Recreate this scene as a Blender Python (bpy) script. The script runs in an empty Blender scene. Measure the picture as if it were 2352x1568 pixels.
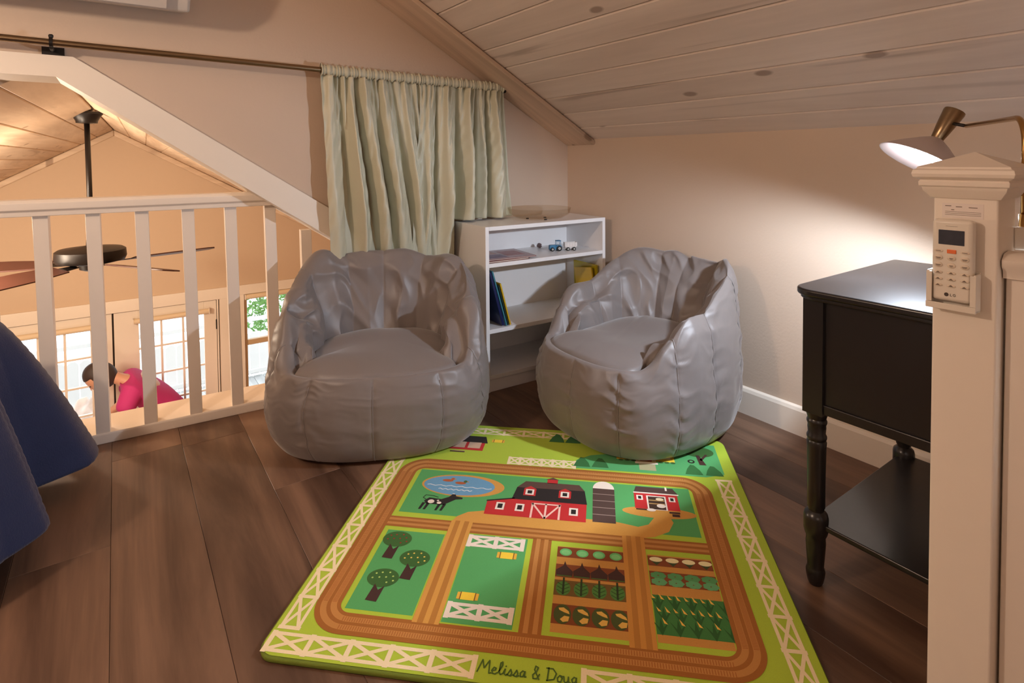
import bpy, bmesh, math, random
import numpy as np
from mathutils import Vector, Matrix

random.seed(7)
rng = np.random.RandomState(11)
SC = bpy.context.scene
COL = SC.collection

# ------------------------------------------------------------------ camera
cd = bpy.data.cameras.new('camera'); cam = bpy.data.objects.new('camera', cd); COL.objects.link(cam)
_r = Vector((0.81807, -0.57505, -0.0082)).normalized()
_f = Vector((0.57420, 0.81812, -0.03139)); _f = (_f - _r * _f.dot(_r)).normalized()
_u = _r.cross(_f)
cam.matrix_world = Matrix(((_r.x, _u.x, -_f.x, -1.769), (_r.y, _u.y, -_f.y, -2.055), (_r.z, _u.z, -_f.z, 0.89), (0, 0, 0, 1)))
cd.sensor_width = 36; cd.lens = 1295.25 / 2352 * 36; cd.shift_y = (403.04 - 784) / 2352; cd.clip_start = 0.02
SC.camera = cam

# ------------------------------------------------------------------ light and exposure
SC.view_settings.view_transform = 'Standard'; SC.view_settings.look = 'None'
SC.view_settings.gamma = 1; SC.view_settings.use_curve_mapping = False
SC.view_settings.exposure = 0.0
w = bpy.data.worlds.new('sky'); SC.world = w; w.use_nodes = True
bg = w.node_tree.nodes['Background']; bg.inputs[0].default_value = (0.86, 0.94, 1.0, 1); bg.inputs[1].default_value = 2.4

def lamp(name, kind, loc, power, col, size=0.1, target=None, spot=None):
    l = bpy.data.lights.new(name, kind); l.energy = power; l.color = col
    if kind == 'AREA': l.size = size
    else: l.shadow_soft_size = size
    if spot: l.spot_size = spot; l.spot_blend = 0.35
    o = bpy.data.objects.new(name, l); COL.objects.link(o); o.location = loc
    if target is not None:
        o.rotation_euler = (Vector(target) - Vector(loc)).to_track_quat('-Z', 'Y').to_euler()
    return o
WARM = (1.0, 0.66, 0.40)
lamp('loft_lamp_light', 'POINT', (-2.62, -0.95, 1.36), 27, (1.0, 0.77, 0.59), 0.035)
lamp('loft_fill_light', 'POINT', (-2.25, -2.95, 0.98), 8, (1.0, 0.82, 0.70), 0.25)  # added fill, low behind the camera; stands for no known fixture
lamp('great_room_light', 'AREA', (-3.0, 1.7, 0.25), 50, (1.0, 0.80, 0.60), 0.5, (-1.5, 3.2, -0.6))
lamp('great_room_fill_light', 'POINT', (-1.9, 1.5, -1.3), 26, (1.0, 0.80, 0.60), 0.15)
lamp('great_room_side_light', 'POINT', (-2.45, 1.35, 0.60), 42, (1.0, 0.80, 0.60), 0.05)
# ------------------------------------------------------------------ helpers
def s2l(c):
    return tuple(((x / 255) / 12.92 if x / 255 <= 0.04045 else ((x / 255 + 0.055) / 1.055) ** 2.4) for x in c)

def mat(name, col, rough=0.6, metal=0.0, spec=0.5, noise=0.0, nscale=30, bump=0.0, bscale=200, sheen=0, coat=0, var=0.0, emit=None, es=1, stretch=None):
    """simple procedural material: colour with a little noise variation and a fine noise bump"""
    m = bpy.data.materials.new(name); m.use_nodes = True
    nt = m.node_tree; b = nt.nodes['Principled BSDF']; L = nt.links
    c = tuple(col) + (1,)
    b.inputs['Base Color'].default_value = c
    b.inputs['Roughness'].default_value = rough; b.inputs['Metallic'].default_value = metal
    b.inputs['Specular IOR Level'].default_value = spec
    if sheen: b.inputs['Sheen Weight'].default_value = sheen; b.inputs['Sheen Roughness'].default_value = 0.4
    if coat: b.inputs['Coat Weight'].default_value = coat; b.inputs['Coat Roughness'].default_value = 0.15
    tc = nt.nodes.new('ShaderNodeTexCoord')
    src = tc.outputs['Object']
    if stretch:
        mp = nt.nodes.new('ShaderNodeMapping'); mp.inputs['Scale'].default_value = stretch
        L.new(src, mp.inputs[0]); src = mp.outputs[0]
    n = nt.nodes.new('ShaderNodeTexNoise'); n.inputs['Scale'].default_value = nscale; n.inputs['Detail'].default_value = 4
    L.new(src, n.inputs['Vector'])
    mr = nt.nodes.new('ShaderNodeMapRange'); mr.inputs['To Min'].default_value = 1 - max(noise, 0.015); mr.inputs['To Max'].default_value = 1 + max(noise, 0.015)
    L.new(n.outputs['Fac'], mr.inputs['Value'])
    val = mr.outputs[0]
    if var:
        oi = nt.nodes.new('ShaderNodeObjectInfo'); m2 = nt.nodes.new('ShaderNodeMapRange')
        m2.inputs['To Min'].default_value = 1 - var; m2.inputs['To Max'].default_value = 1 + var
        L.new(oi.outputs['Random'], m2.inputs['Value'])
        mm = nt.nodes.new('ShaderNodeMath'); mm.operation = 'MULTIPLY'; L.new(val, mm.inputs[0]); L.new(m2.outputs[0], mm.inputs[1]); val = mm.outputs[0]
    vm = nt.nodes.new('ShaderNodeVectorMath'); vm.operation = 'SCALE'; vm.inputs[0].default_value = col
    L.new(val, vm.inputs['Scale']); L.new(vm.outputs[0], b.inputs['Base Color'])
    if bump:
        n2 = nt.nodes.new('ShaderNodeTexNoise'); n2.inputs['Scale'].default_value = bscale; n2.inputs['Detail'].default_value = 3
        L.new(tc.outputs['Object'], n2.inputs['Vector'])
        bp = nt.nodes.new('ShaderNodeBump'); bp.inputs['Strength'].default_value = bump; bp.inputs['Distance'].default_value = 0.002
        L.new(n2.outputs['Fac'], bp.inputs['Height']); L.new(bp.outputs[0], b.inputs['Normal'])
    if emit:
        b.inputs['Emission Color'].default_value = tuple(emit) + (1,); b.inputs['Emission Strength'].default_value = es
    return m

def wood(name, c1, c2, axis='Y', gscale=9, rough=0.5, knots=None, var=0.12, streak=1.0, spec=0.4):
    """plank wood: grain noise stretched along the plank, per-plank offset and tone, optional knots"""
    m = bpy.data.materials.new(name); m.use_nodes = True
    nt = m.node_tree; b = nt.nodes['Principled BSDF']; L = nt.links; N = nt.nodes.new
    b.inputs['Roughness'].default_value = rough; b.inputs['Specular IOR Level'].default_value = spec
    tc = N('ShaderNodeTexCoord'); oi = N('ShaderNodeObjectInfo')
    off = N('ShaderNodeVectorMath'); off.operation = 'SCALE'; off.inputs[0].default_value = (37.3, 91.7, 15.1); L.new(oi.outputs['Random'], off.inputs['Scale'])
    add = N('ShaderNodeVectorMath'); add.operation = 'ADD'; L.new(tc.outputs['Object'], add.inputs[0]); L.new(off.outputs[0], add.inputs[1])
    mp = N('ShaderNodeMapping'); mp.inputs['Scale'].default_value = (1, 0.09, 1) if axis == 'Y' else (0.09, 1, 1); L.new(add.outputs[0], mp.inputs[0])
    n = N('ShaderNodeTexNoise'); n.inputs['Scale'].default_value = gscale; n.inputs['Detail'].default_value = 6; n.inputs['Roughness'].default_value = 0.62; n.inputs['Distortion'].default_value = 0.6
    L.new(mp.outputs[0], n.inputs['Vector'])
    cr = N('ShaderNodeValToRGB'); e = cr.color_ramp.elements
    e[0].position = 0.36; e[0].color = tuple(c1) + (1,); e[1].position = 0.62; e[1].color = tuple(c2) + (1,)
    L.new(n.outputs['Fac'], cr.inputs[0])
    n2 = N('ShaderNodeTexNoise'); n2.inputs['Scale'].default_value = gscale * 7; n2.inputs['Detail'].default_value = 4; L.new(mp.outputs[0], n2.inputs['Vector'])
    mr = N('ShaderNodeMapRange'); mr.inputs['To Min'].default_value = 1 - 0.22 * streak; mr.inputs['To Max'].default_value = 1 + 0.22 * streak; L.new(n2.outputs['Fac'], mr.inputs['Value'])
    m2 = N('ShaderNodeMapRange'); m2.inputs['To Min'].default_value = 1 - var; m2.inputs['To Max'].default_value = 1 + var; L.new(oi.outputs['Random'], m2.inputs['Value'])
    mm = N('ShaderNodeMath'); mm.operation = 'MULTIPLY'; L.new(mr.outputs[0], mm.inputs[0]); L.new(m2.outputs[0], mm.inputs[1])
    vm = N('ShaderNodeVectorMath'); vm.operation = 'SCALE'; L.new(cr.outputs[0], vm.inputs[0]); L.new(mm.outputs[0], vm.inputs['Scale'])
    out = vm.outputs[0]
    if knots:
        mk = N('ShaderNodeMapping'); mk.inputs['Scale'].default_value = (1, 0.5, 1) if axis == 'Y' else (0.5, 1, 1); L.new(add.outputs[0], mk.inputs[0])
        vo = N('ShaderNodeTexVoronoi'); vo.voronoi_dimensions = '2D'; vo.inputs['Scale'].default_value = 7; L.new(mk.outputs[0], vo.inputs['Vector'])
        k1 = N('ShaderNodeMapRange'); k1.inputs['From Min'].default_value = 0.07; k1.inputs['From Max'].default_value = 0.11; k1.inputs['To Min'].default_value = 1; k1.inputs['To Max'].default_value = 0
        L.new(vo.outputs['Distance'], k1.inputs['Value'])
        sep = N('ShaderNodeSeparateColor'); L.new(vo.outputs['Color'], sep.inputs[0])
        gt = N('ShaderNodeMath'); gt.operation = 'GREATER_THAN'; gt.inputs[1].default_value = 0.72; L.new(sep.outputs[0], gt.inputs[0])
        mu = N('ShaderNodeMath'); mu.operation = 'MULTIPLY'; L.new(k1.outputs[0], mu.inputs[0]); L.new(gt.outputs[0], mu.inputs[1])
        mu2 = N('ShaderNodeMath'); mu2.operation = 'MULTIPLY'; mu2.inputs[1].default_value = 0.75; L.new(mu.outputs[0], mu2.inputs[0])
        # long dark mineral streaks
        ms = N('ShaderNodeMapping'); ms.inputs['Scale'].default_value = (4.5, 0.35, 1) if axis == 'Y' else (0.35, 4.5, 1); L.new(add.outputs[0], ms.inputs[0])
        n3 = N('ShaderNodeTexNoise'); n3.inputs['Scale'].default_value = 2.2; n3.inputs['Detail'].default_value = 3; n3.inputs['Distortion'].default_value = 1.0; L.new(ms.outputs[0], n3.inputs['Vector'])
        k3 = N('ShaderNodeMapRange'); k3.inputs['From Min'].default_value = 0.66; k3.inputs['From Max'].default_value = 0.72; k3.inputs['To Max'].default_value = 0.45; L.new(n3.outputs['Fac'], k3.inputs['Value'])
        mx = N('ShaderNodeMath'); mx.operation = 'MAXIMUM'; L.new(mu2.outputs[0], mx.inputs[0]); L.new(k3.outputs[0], mx.inputs[1])
        mix = N('ShaderNodeMix'); mix.data_type = 'RGBA'; L.new(mx.outputs[0], mix.inputs[0]); L.new(out, mix.inputs[6]); mix.inputs[7].default_value = tuple(knots) + (1,)
        out = mix.outputs[2]
    L.new(out, b.inputs['Base Color'])
    bp = N('ShaderNodeBump'); bp.inputs['Strength'].default_value = 0.15; bp.inputs['Distance'].default_value = 0.001
    L.new(n2.outputs['Fac'], bp.inputs['Height']); L.new(bp.outputs[0], b.inputs['Normal'])
    return m

def glass_mat(name, tint=(1, 1, 1), refl=0.08):
    m = bpy.data.materials.new(name); m.use_nodes = True
    nt = m.node_tree; nt.nodes.clear(); N = nt.nodes.new; L = nt.links
    o = N('ShaderNodeOutputMaterial'); t = N('ShaderNodeBsdfTransparent'); t.inputs[0].default_value = tuple(tint) + (1,)
    g = N('ShaderNodeBsdfGlossy'); g.inputs['Roughness'].default_value = 0.05
    lw = N('ShaderNodeLayerWeight'); lw.inputs[0].default_value = 0.35
    mu = N('ShaderNodeMath'); mu.operation = 'MULTIPLY_ADD'; mu.inputs[1].default_value = 0.6; mu.inputs[2].default_value = refl * 0.5; L.new(lw.outputs['Fresnel'], mu.inputs[0])
    mx = N('ShaderNodeMixShader'); L.new(mu.outputs[0], mx.inputs[0]); L.new(t.outputs[0], mx.inputs[1]); L.new(g.outputs[0], mx.inputs[2]); L.new(mx.outputs[0], o.inputs[0])
    return m

def tag(o, label=None, cat=None, group=None, kind=None):
    if label: o['label'] = label
    if cat: o['category'] = cat
    if group: o['group'] = group
    if kind: o['kind'] = kind
    return o

def empty(name, loc=(0, 0, 0), rotz=0, label=None, cat=None, group=None, kind=None):
    o = bpy.data.objects.new(name, None); COL.objects.link(o); o.location = loc; o.rotation_euler = (0, 0, rotz); o.empty_display_size = 0.05
    return tag(o, label, cat, group, kind)

def mk(name, V, F, m=None, parent=None, smooth=False, bevel=0, seg=2, loc=None, rot=None):
    me = bpy.data.meshes.new(name); me.from_pydata([tuple(map(float, v)) for v in V], [], F); me.update()
    if smooth: me.shade_smooth()
    o = bpy.data.objects.new(name, me); COL.objects.link(o)
    if m: me.materials.append(m)
    if parent: o.parent = parent
    if loc is not None: o.location = loc
    if rot is not None: o.rotation_euler = rot
    if bevel:
        b = o.modifiers.new('bevel', 'BEVEL'); b.width = bevel; b.segments = seg; b.limit_method = 'ANGLE'; b.angle_limit = math.radians(40)
        if smooth or seg > 1:
            me.shade_smooth()
            wn = o.modifiers.new('wn', 'WEIGHTED_NORMAL'); wn.keep_sharp = True
    return o

class G:
    """collects geometry for one mesh"""
    def __init__(s): s.V = []; s.F = []
    def add(s, V, F, M=None):
        n = len(s.V)
        for v in V:
            v = Vector(v)
            s.V.append(tuple(M @ v) if M is not None else tuple(v))
        s.F += [[i + n for i in f] for f in F]; return s
    def box(s, a, b, M=None):
        x0, y0, z0 = a; x1, y1, z1 = b
        V = [(x0, y0, z0), (x1, y0, z0), (x1, y1, z0), (x0, y1, z0), (x0, y0, z1), (x1, y0, z1), (x1, y1, z1), (x0, y1, z1)]
        return s.add(V, [[0, 3, 2, 1], [4, 5, 6, 7], [0, 1, 5, 4], [1, 2, 6, 5], [2, 3, 7, 6], [3, 0, 4, 7]], M)
    def lathe(s, prof, n=24, M=None, caps=True):
        V = []; F = []
        for r, z in prof:
            for i in range(n):
                a = 2 * math.pi * i / n; V.append((r * math.cos(a), r * math.sin(a), z))
        for k in range(len(prof) - 1):
            for i in range(n):
                j = (i + 1) % n; F.append([k * n + i, k * n + j, (k + 1) * n + j, (k + 1) * n + i])
        if caps:
            F.append(list(range(n))[::-1]); F.append([(len(prof) - 1) * n + i for i in range(n)])
        return s.add(V, F, M)
    def tube(s, pts, r, n=12, caps=True):
        pts = [Vector(p) for p in pts]; rs = r if isinstance(r, (list, tuple)) else [r] * len(pts)
        V = []; F = []; up = None
        for k, p in enumerate(pts):
            t = (pts[min(k + 1, len(pts) - 1)] - pts[max(k - 1, 0)]).normalized()
            if up is None: up = Vector((0, 0, 1)) if abs(t.z) < 0.9 else Vector((1, 0, 0))
            a = (up - t * up.dot(t)).normalized(); b = t.cross(a); up = a
            for i in range(n):
                th = 2 * math.pi * i / n; V.append(p + (a * math.cos(th) + b * math.sin(th)) * rs[k])
        for k in range(len(pts) - 1):
            for i in range(n):
                j = (i + 1) % n; F.append([k * n + i, k * n + j, (k + 1) * n + j, (k + 1) * n + i])
        if caps: F.append(list(range(n))[::-1]); F.append([(len(pts) - 1) * n + i for i in range(n)])
        return s.add(V, F)
    def prism(s, poly, axis, a, b, M=None):
        """extrude a 2-D polygon; axis 'x','y','z' is the extrusion axis, poly gives the other two in order"""
        def P(p, t):
            return {'x': (t, p[0], p[1]), 'y': (p[0], t, p[1]), 'z': (p[0], p[1], t)}[axis]
        n = len(poly); V = [P(p, a) for p in poly] + [P(p, b) for p in poly]
        F = [list(range(n))[::-1], [n + i for i in range(n)]] + [[i, (i + 1) % n, n + (i + 1) % n, n + i] for i in range(n)]
        return s.add(V, F, M)
    def build(s, name, m=None, parent=None, fixn=True, **k):
        o = mk(name, s.V, s.F, m, parent, **k)
        if fixn:
            bm = bmesh.new(); bm.from_mesh(o.data); bmesh.ops.recalc_face_normals(bm, faces=bm.faces); bm.to_mesh(o.data); bm.free()
            if k.get('smooth'): o.data.shade_smooth()
        return o

def auto(o, ang=40):
    o.data.shade_smooth()
    o.data.set_sharp_from_angle(angle=math.radians(ang)); return o

# ------------------------------------------------------------------ materials
M = {}
M['wall'] = mat('wall_paint', s2l((208, 186, 165)), 0.75, bump=0.25, bscale=120, noise=0.02, nscale=3)
M['wall_far'] = mat('far_wall_paint', s2l((212, 186, 158)), 0.8, bump=0.15, bscale=120)
M['trim'] = mat('white_trim_paint', s2l((242, 230, 214)), 0.45, bump=0.05, bscale=60)
M['plank'] = wood('whitewashed_pine', s2l((212, 195, 182)), s2l((228, 212, 199)), 'X', 6, 0.55, knots=s2l((140, 118, 104)), var=0.04, streak=0.25)
M['plankfar'] = wood('whitewashed_pine_far', s2l((200, 172, 144)), s2l((232, 208, 180)), 'X', 6, 0.55, knots=s2l((150, 120, 96)), var=0.06, streak=0.4)
M['floor'] = wood('dark_vinyl_plank', s2l((76, 54, 42)), s2l((132, 101, 80)), 'Y', 6.5, 0.45, var=0.07, streak=0.9)
M['floorfar'] = wood('far_floor_wood', s2l((120, 84, 58)), s2l((168, 124, 90)), 'Y', 5, 0.5, var=0.12)
M['dark'] = mat('joint_shadow_gap', s2l((70, 55, 44)), 0.9)
M['white'] = mat('white_laminate', s2l((240, 237, 236)), 0.35, bump=0.03, bscale=40)
M['bar'] = mat('painted_baluster', s2l((244, 232, 218)), 0.45, bump=0.05, bscale=60)
M['black'] = mat('black_furniture_paint', s2l((30, 27, 27)), 0.33, coat=0.25, bump=0.04, bscale=90, noise=0.1, nscale=14)
M['nickel'] = mat('brushed_nickel', s2l((150, 128, 100)), 0.3, 1.0, bump=0.05, bscale=300)
M['brass'] = mat('antique_brass', s2l((178, 140, 86)), 0.25, 1.0)
M['fan'] = mat('oil_rubbed_bronze', s2l((30, 24, 22)), 0.4, 0.3)
M['blade'] = mat('dark_walnut_blade', s2l((74, 42, 34)), 0.4, noise=0.2, nscale=8)
M['plastic'] = mat('ivory_plastic', s2l((236, 226, 212)), 0.35)
M['acwhite'] = mat('white_appliance_plastic', s2l((220, 212, 204)), 0.4)
M['glass'] = glass_mat('window_glass')

# ------------------------------------------------------------------ setting: loft floor
FLOOR = empty('floor', kind='structure')
sub = G(); sub.box((-3.6, -3.6, -0.25), (0.0, 0.05, -0.012)); sub.box((-3.25, 0.05, -0.25), (-0.80, 0.26, -0.012))
sub.build('subfloor', M['dark'], FLOOR)
def planks(parent, xs, y0, y1, length, m, z0, z1, bev=0.0007, name='floor_plank'):
    pw = xs[1] - xs[0]
    cache = {}
    for x in xs:
        y = y0 - random.random() * length
        while y < y1:
            a = max(y, y0); b = min(y + length, y1)
            if b - a > 0.02:
                key = round(b - a, 3)
                if key not in cache:
                    g = G(); g.box((-pw / 2 + 0.0003, 0, z0 - z1), (pw / 2 - 0.0003, b - a - 0.0006, 0))
                    o = g.build(name, m, parent, bevel=bev, seg=1); cache[key] = o
                else:
                    o = cache[key].copy(); COL.objects.link(o)
                o.location = (x + pw / 2, a, z1)
            y += length
planks(FLOOR, [-3.6 + 0.18 * i for i in range(20)], -3.6, 0.16, 1.22, M['floor'], -0.01, 0.0)

# ------------------------------------------------------------------ ceiling of the loft (right slope planked, left slope mirrored)
CE = empty('ceiling', kind='structure')
SL = 0.575; Z0 = 0.972; ang = math.atan(SL)
g = G(); g.prism([(0.15, Z0 - SL * 0.15 + 0.03), (-1.775, Z0 + SL * 1.775 + 0.03), (-3.7, Z0 - SL * 0.15 + 0.03), (-3.7, Z0 + 0.2), (-1.775, Z0 + SL * 1.775 + 0.25), (0.15, Z0 + 0.2)], 'y', -3.6, 0.1)
g.build('ceiling_deck', M['dark'], CE)
def ceil_plank(width, y0, y1, m, parent, M4, name='ceiling_plank'):
    # board lying on the slope, underside at local z=0; grooved edges
    e = 0.005
    poly = [(0.0005, 0.018), (0.0005, e), (e, 0), (width - e, 0), (width - 0.0005, e), (width - 0.0005, 0.018)]
    g = G(); g.prism([(p[0], p[1]) for p in poly], 'y', y0, y1)
    # swap so that local x runs along the board for the grain
    V = [(v[1], v[0], v[2]) for v in g.V]
    o = mk(name, V, g.F, m, parent)
    bm = bmesh.new(); bm.from_mesh(o.data); bmesh.ops.recalc_face_normals(bm, faces=bm.faces); bm.to_mesh(o.data); bm.free()
    o.matrix_world = M4
    return o
PW = 0.1155
def slope_mat(s, x_at, z_at):
    """frame: local x -> world Y, local y -> up the slope, local z -> outward (up)"""
    up = Vector((-s * math.cos(ang), 0, math.sin(ang))); along = Vector((0, 1, 0)); n = Vector((s * math.sin(ang), 0, math.cos(ang)))
    return Matrix(((along.x, up.x, n.x, x_at), (along.y, up.y, n.y, 0), (along.z, up.z, n.z, z_at), (0, 0, 0, 1)))
first = None
for i in range(19):
    sdist = -0.022 + i * PW
    Mx = slope_mat(1, -sdist * math.cos(ang), Z0 + sdist * math.sin(ang))
    if first is None: first = ceil_plank(PW, -3.5, 0.0, M['plank'], CE, Mx)
    else:
        o = first.copy(); COL.objects.link(o); o.matrix_world = Mx
    o2 = first.copy(); COL.objects.link(o2)
    o2.matrix_world = slope_mat(-1, -3.55 + sdist * math.cos(ang), Z0 + sdist * math.sin(ang))
# board along the gable end, under the ceiling
Mx = slope_mat(1, 0, Z0)
g = G(); g.prism([(-0.178, 0), (-0.19, -0.008), (-0.19, -0.020), (-0.186, -0.024), (-0.002, -0.024), (-0.002, 0)], 'y', -0.01, 2.1)
V = [(v[0], v[1], v[2]) for v in g.V]
tr = mk('trim_1', V, g.F, wood('pine_trim', s2l((186, 160, 138)), s2l((218, 192, 168)), 'Y', 6, 0.5, knots=s2l((130, 104, 84)), var=0.0, streak=0.4), None)
bm = bmesh.new(); bm.from_mesh(tr.data); bmesh.ops.recalc_face_normals(bm, faces=bm.faces); bm.to_mesh(tr.data); bm.free()
tr.matrix_world = Mx; tag(tr, kind='structure')

# ------------------------------------------------------------------ loft walls
def poly_wall(name, outer, m, y0, y1, parent=None):
    g = G(); g.prism(outer, 'y', y0, y1); o = g.build(name, m, parent); tag(o, kind='structure'); return o
# gable wall: built as three prisms around the opening
OX0, OZ0 = -1.905, 1.175          # where the sloping head meets the level head
OX1, OZ1 = -0.80, 0.475           # lower end of the sloping head
W = G()
W.prism([(OX1, -0.25), (0.0, -0.25), (0.12, -0.25), (0.12, Z0), (0, Z0 + 0.02), (OX1, Z0 - SL * OX1 + 0.05)], 'y', 0.0, 0.14)
W.prism([(OX1, OZ1), (OX1, Z0 - SL * OX1 + 0.05), (-1.775, Z0 + SL * 1.775 + 0.05), (OX0, Z0 + SL * (3.55 + OX0) + 0.05), (OX0, OZ0)], 'y', 0.0, 0.14)
W.prism([(OX0, OZ0), (OX0, Z0 + SL * (3.55 + OX0) + 0.05), (-2.09, Z0 + SL * (3.55 - 2.09) + 0.05), (-2.09, OZ0)], 'y', 0.0, 0.14)
W.prism([(-2.09, OZ0), (-2.09, Z0 + SL * (3.55 - 2.09) + 0.05), (-3.6, Z0), (-3.6, OZ0 - 0.86), (-3.25, OZ0 - 0.66)], 'y', 0.0, 0.14)
W.prism([(-3.25, OZ0 - 0.66), (-3.6, OZ0 - 0.86), (-3.6, -0.25), (-3.25, -0.25)], 'y', 0.0, 0.14)
tag(W.build('wall_back', M['wall']), kind='structure')
g = G(); g.box((0.0, -3.6, -0.25), (0.12, 0.0, Z0 + 0.03)); tag(g.build('wall_right', M['wall']), kind='structure')
g = G(); g.box((-3.72, -3.6, -0.25), (-3.55, 0.14, Z0 + 0.05)); tag(g.build('wall_left', M['wall']), kind='structure')
g = G(); g.prism([(-3.6, -0.25), (0.1, -0.25), (0.1, Z0), (-1.775, Z0 + SL * 1.775 + 0.1), (-3.6, Z0)], 'y', -3.7, -3.5); tag(g.build('wall_front', M['wall']), kind='structure')
# baseboards
def baseboard(name, a, b, n):
    a = Vector(a); b = Vector(b); n = Vector(n); d = (b - a)
    poly = [(0, 0), (0.014, 0), (0.014, 0.078), (0.010, 0.088), (0.0, 0.092)]
    V = []; 
    for p in (a, b):
        for q in poly: V.append(p + n * q[0] + Vector((0, 0, q[1])))
    k = len(poly); F = [list(range(k)), [k + i for i in range(k)][::-1]] + [[i, (i + 1) % k, k + (i + 1) % k, k + i] for i in range(k)]
    o = mk(name, V, F, M['trim']); bm = bmesh.new(); bm.from_mesh(o.data); bmesh.ops.recalc_face_normals(bm, faces=bm.faces); bm.to_mesh(o.data); bm.free()
    tag(o, kind='structure')
baseboard('baseboard_right', (0, -3.5, 0), (0, 0, 0), (-1, 0, 0))
baseboard('baseboard_back', (-0.80, 0, 0), (0, 0, 0), (0, -1, 0))

# casing of the opening: level head + sloping head (face boards and reveal)
hd = Vector((OX1 - OX0, 0, OZ1 - OZ0)).normalized(); nn = Vector((-hd.z, 0, hd.x))
if nn.z < 0: nn = -nn
cw = 0.092
a0 = (OX0 + 0.045, OZ0 + 0.012); b0 = (OX1, OZ1 + 0.012); ix, iz = OX0 + 0.005, OZ0 - 0.047
g = G()
lx2, lz2 = -3.25, OZ0 - 0.66
for ya, yb in ((-0.020, 0.0),): g.prism([(-2.12, OZ0 + 0.0145), a0, (ix, iz), (-2.08, OZ0 - 0.046)], 'y', ya, yb)
g.prism([(-2.12, OZ0 + 0.0145), (-2.08, OZ0 - 0.046), (lx2, lz2 - 0.056), (lx2, lz2 + 0.056)], 'y', -0.020, 0.0)
g.prism([a0, b0, (b0[0], b0[1] - 0.112), (ix, iz)], 'y', -0.020, 0.0)
tag(g.build('trim_2', M['trim']), kind='structure')
g = G()
g.prism([(-2.11, OZ0 + 0.01), (OX0 + 0.02, OZ0), (ix, iz), (-2.08, OZ0 - 0.046)], 'y', -0.001, 0.155)
g.prism([(-2.11, OZ0 + 0.01), (-2.08, OZ0 - 0.046), (lx2, lz2 - 0.056), (lx2, lz2 + 0.03)], 'y', -0.001, 0.155)
g.prism([(OX0 + 0.02, OZ0), (b0[0], b0[1] - 0.05), (b0[0], b0[1] - 0.112), (ix, iz)], 'y', -0.001, 0.155)
tag(g.build('trim_3', M['trim']), kind='structure')

# ------------------------------------------------------------------ guard railing in the opening
RY = 0.115; rz = math.radians(-4.0)
rail = empty('guard_railing', (-1.60, RY, 0), rz, 'long white guard railing with square bars in the gable opening, beside the curtain', 'railing')
g = G(); g.prism([(0.030, 0), (0.030, 0.030), (0.155, 0.030), (0.155, -0.02)], 'x', -1.7, 0.82)
g2 = G(); g2.prism([(-0.010, 0.0), (-0.010, 0.026), (-0.006, 0.032), (0.155, 0.032), (0.155, 0.0)], 'x', -1.64, 0.82)
g2.build('bottom_rail', M['bar'], rail, bevel=0.0015)
hp = [(-0.022, 0.728), (0.050, 0.728), (0.050, 0.742), (0.058, 0.748), (0.058, 0.768), (0.048, 0.777), (-0.020, 0.777), (-0.030, 0.768), (-0.030, 0.748), (-0.022, 0.742)]
g = G(); g.prism(hp, 'x', -1.13, 0.335); g.build('handrail', M['bar'], rail, bevel=0.002)
bars = [-1.955, -1.828, -1.7005, -1.571, -1.443, -1.316, -1.195, -1.07, -0.95]
for i in range(6): bars.insert(0, -1.955 - 0.127 * (i + 1))
barmesh = None
for x in bars:
    lx = (x + 1.60); h = 0.730
    top = 0.730
    if x > -1.25:  # under the sloping head
        top = OZ0 - 0.10 + (x - OX0) * (OZ1 - OZ0) / (OX1 - OX0) + 0.005
    g = G()
    a = 0.0185
    tl = -0.010 * (top / 0.73)   # the bars lean very slightly
    V = [(-a, -a, 0.030), (a, -a, 0.030), (a, a, 0.030), (-a, a, 0.030), (-a + tl, -a, top), (a + tl, -a, top), (a + tl, a, top), (-a + tl, a, top)]
    g.add(V, [[0, 3, 2, 1], [4, 5, 6, 7], [0, 1, 5, 4], [1, 2, 6, 5], [2, 3, 7, 6], [3, 0, 4, 7]])
    if top == 0.730 and barmesh is not None:
        o = barmesh.copy(); COL.objects.link(o)
    else:
        o = g.build('baluster', M['bar'], rail, bevel=0.0015)
        if top == 0.730: barmesh = o
    o.location = (lx + 0.006, 0.014, 0)

# ------------------------------------------------------------------ curtain rod and curtains
rod = empty('curtain_rod', (-1.2, -0.062, 1.2), 0, 'thin brushed metal curtain rod across the gable wall above the opening', 'curtain rod')
def rodz(x): return 1.2015 + (x + 1.192) * (-0.0195)
g = G(); g.tube([(x + 1.2, 0, rodz(x) - 1.2) for x in np.linspace(-3.0, -0.395, 14)], 0.0095, 16)
g.build('rod', M['nickel'], rod, smooth=True)
g = G(); g.lathe([(0.0095, 0), (0.013, 0.004), (0.013, 0.012), (0.008, 0.018), (0.002, 0.02)], 16, Matrix.Translation((0.80, 0, rodz(-0.40) - 1.2)) @ Matrix.Rotation(math.pi / 2, 4, 'Y'))
g.build('finial', M['nickel'], rod, smooth=True)
for bx in (-1.905, -0.401):
    br = G(); z = rodz(bx) - 1.2
    br.tube([(bx + 1.2, 0.060, z - 0.012), (bx + 1.2, 0.02, z - 0.016), (bx + 1.2, 0.0, z - 0.014)], 0.005, 8)
    br.lathe([(0.0145, -0.004), (0.0145, 0.004)], 16, Matrix.Translation((bx + 1.2, 0, z)) @ Matrix.Rotation(math.pi / 2, 4, 'Y'))
    br.box((bx + 1.175, 0.054, z - 0.040), (bx + 1.225, 0.0615, z - 0.004))
    br.lathe([(0.005, 0), (0.006, 0.006), (0.004, 0.009)], 10, Matrix.Translation((bx + 1.2, 0, z + 0.013)))
    auto(br.build('bracket', M['fan'], rod))

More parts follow.
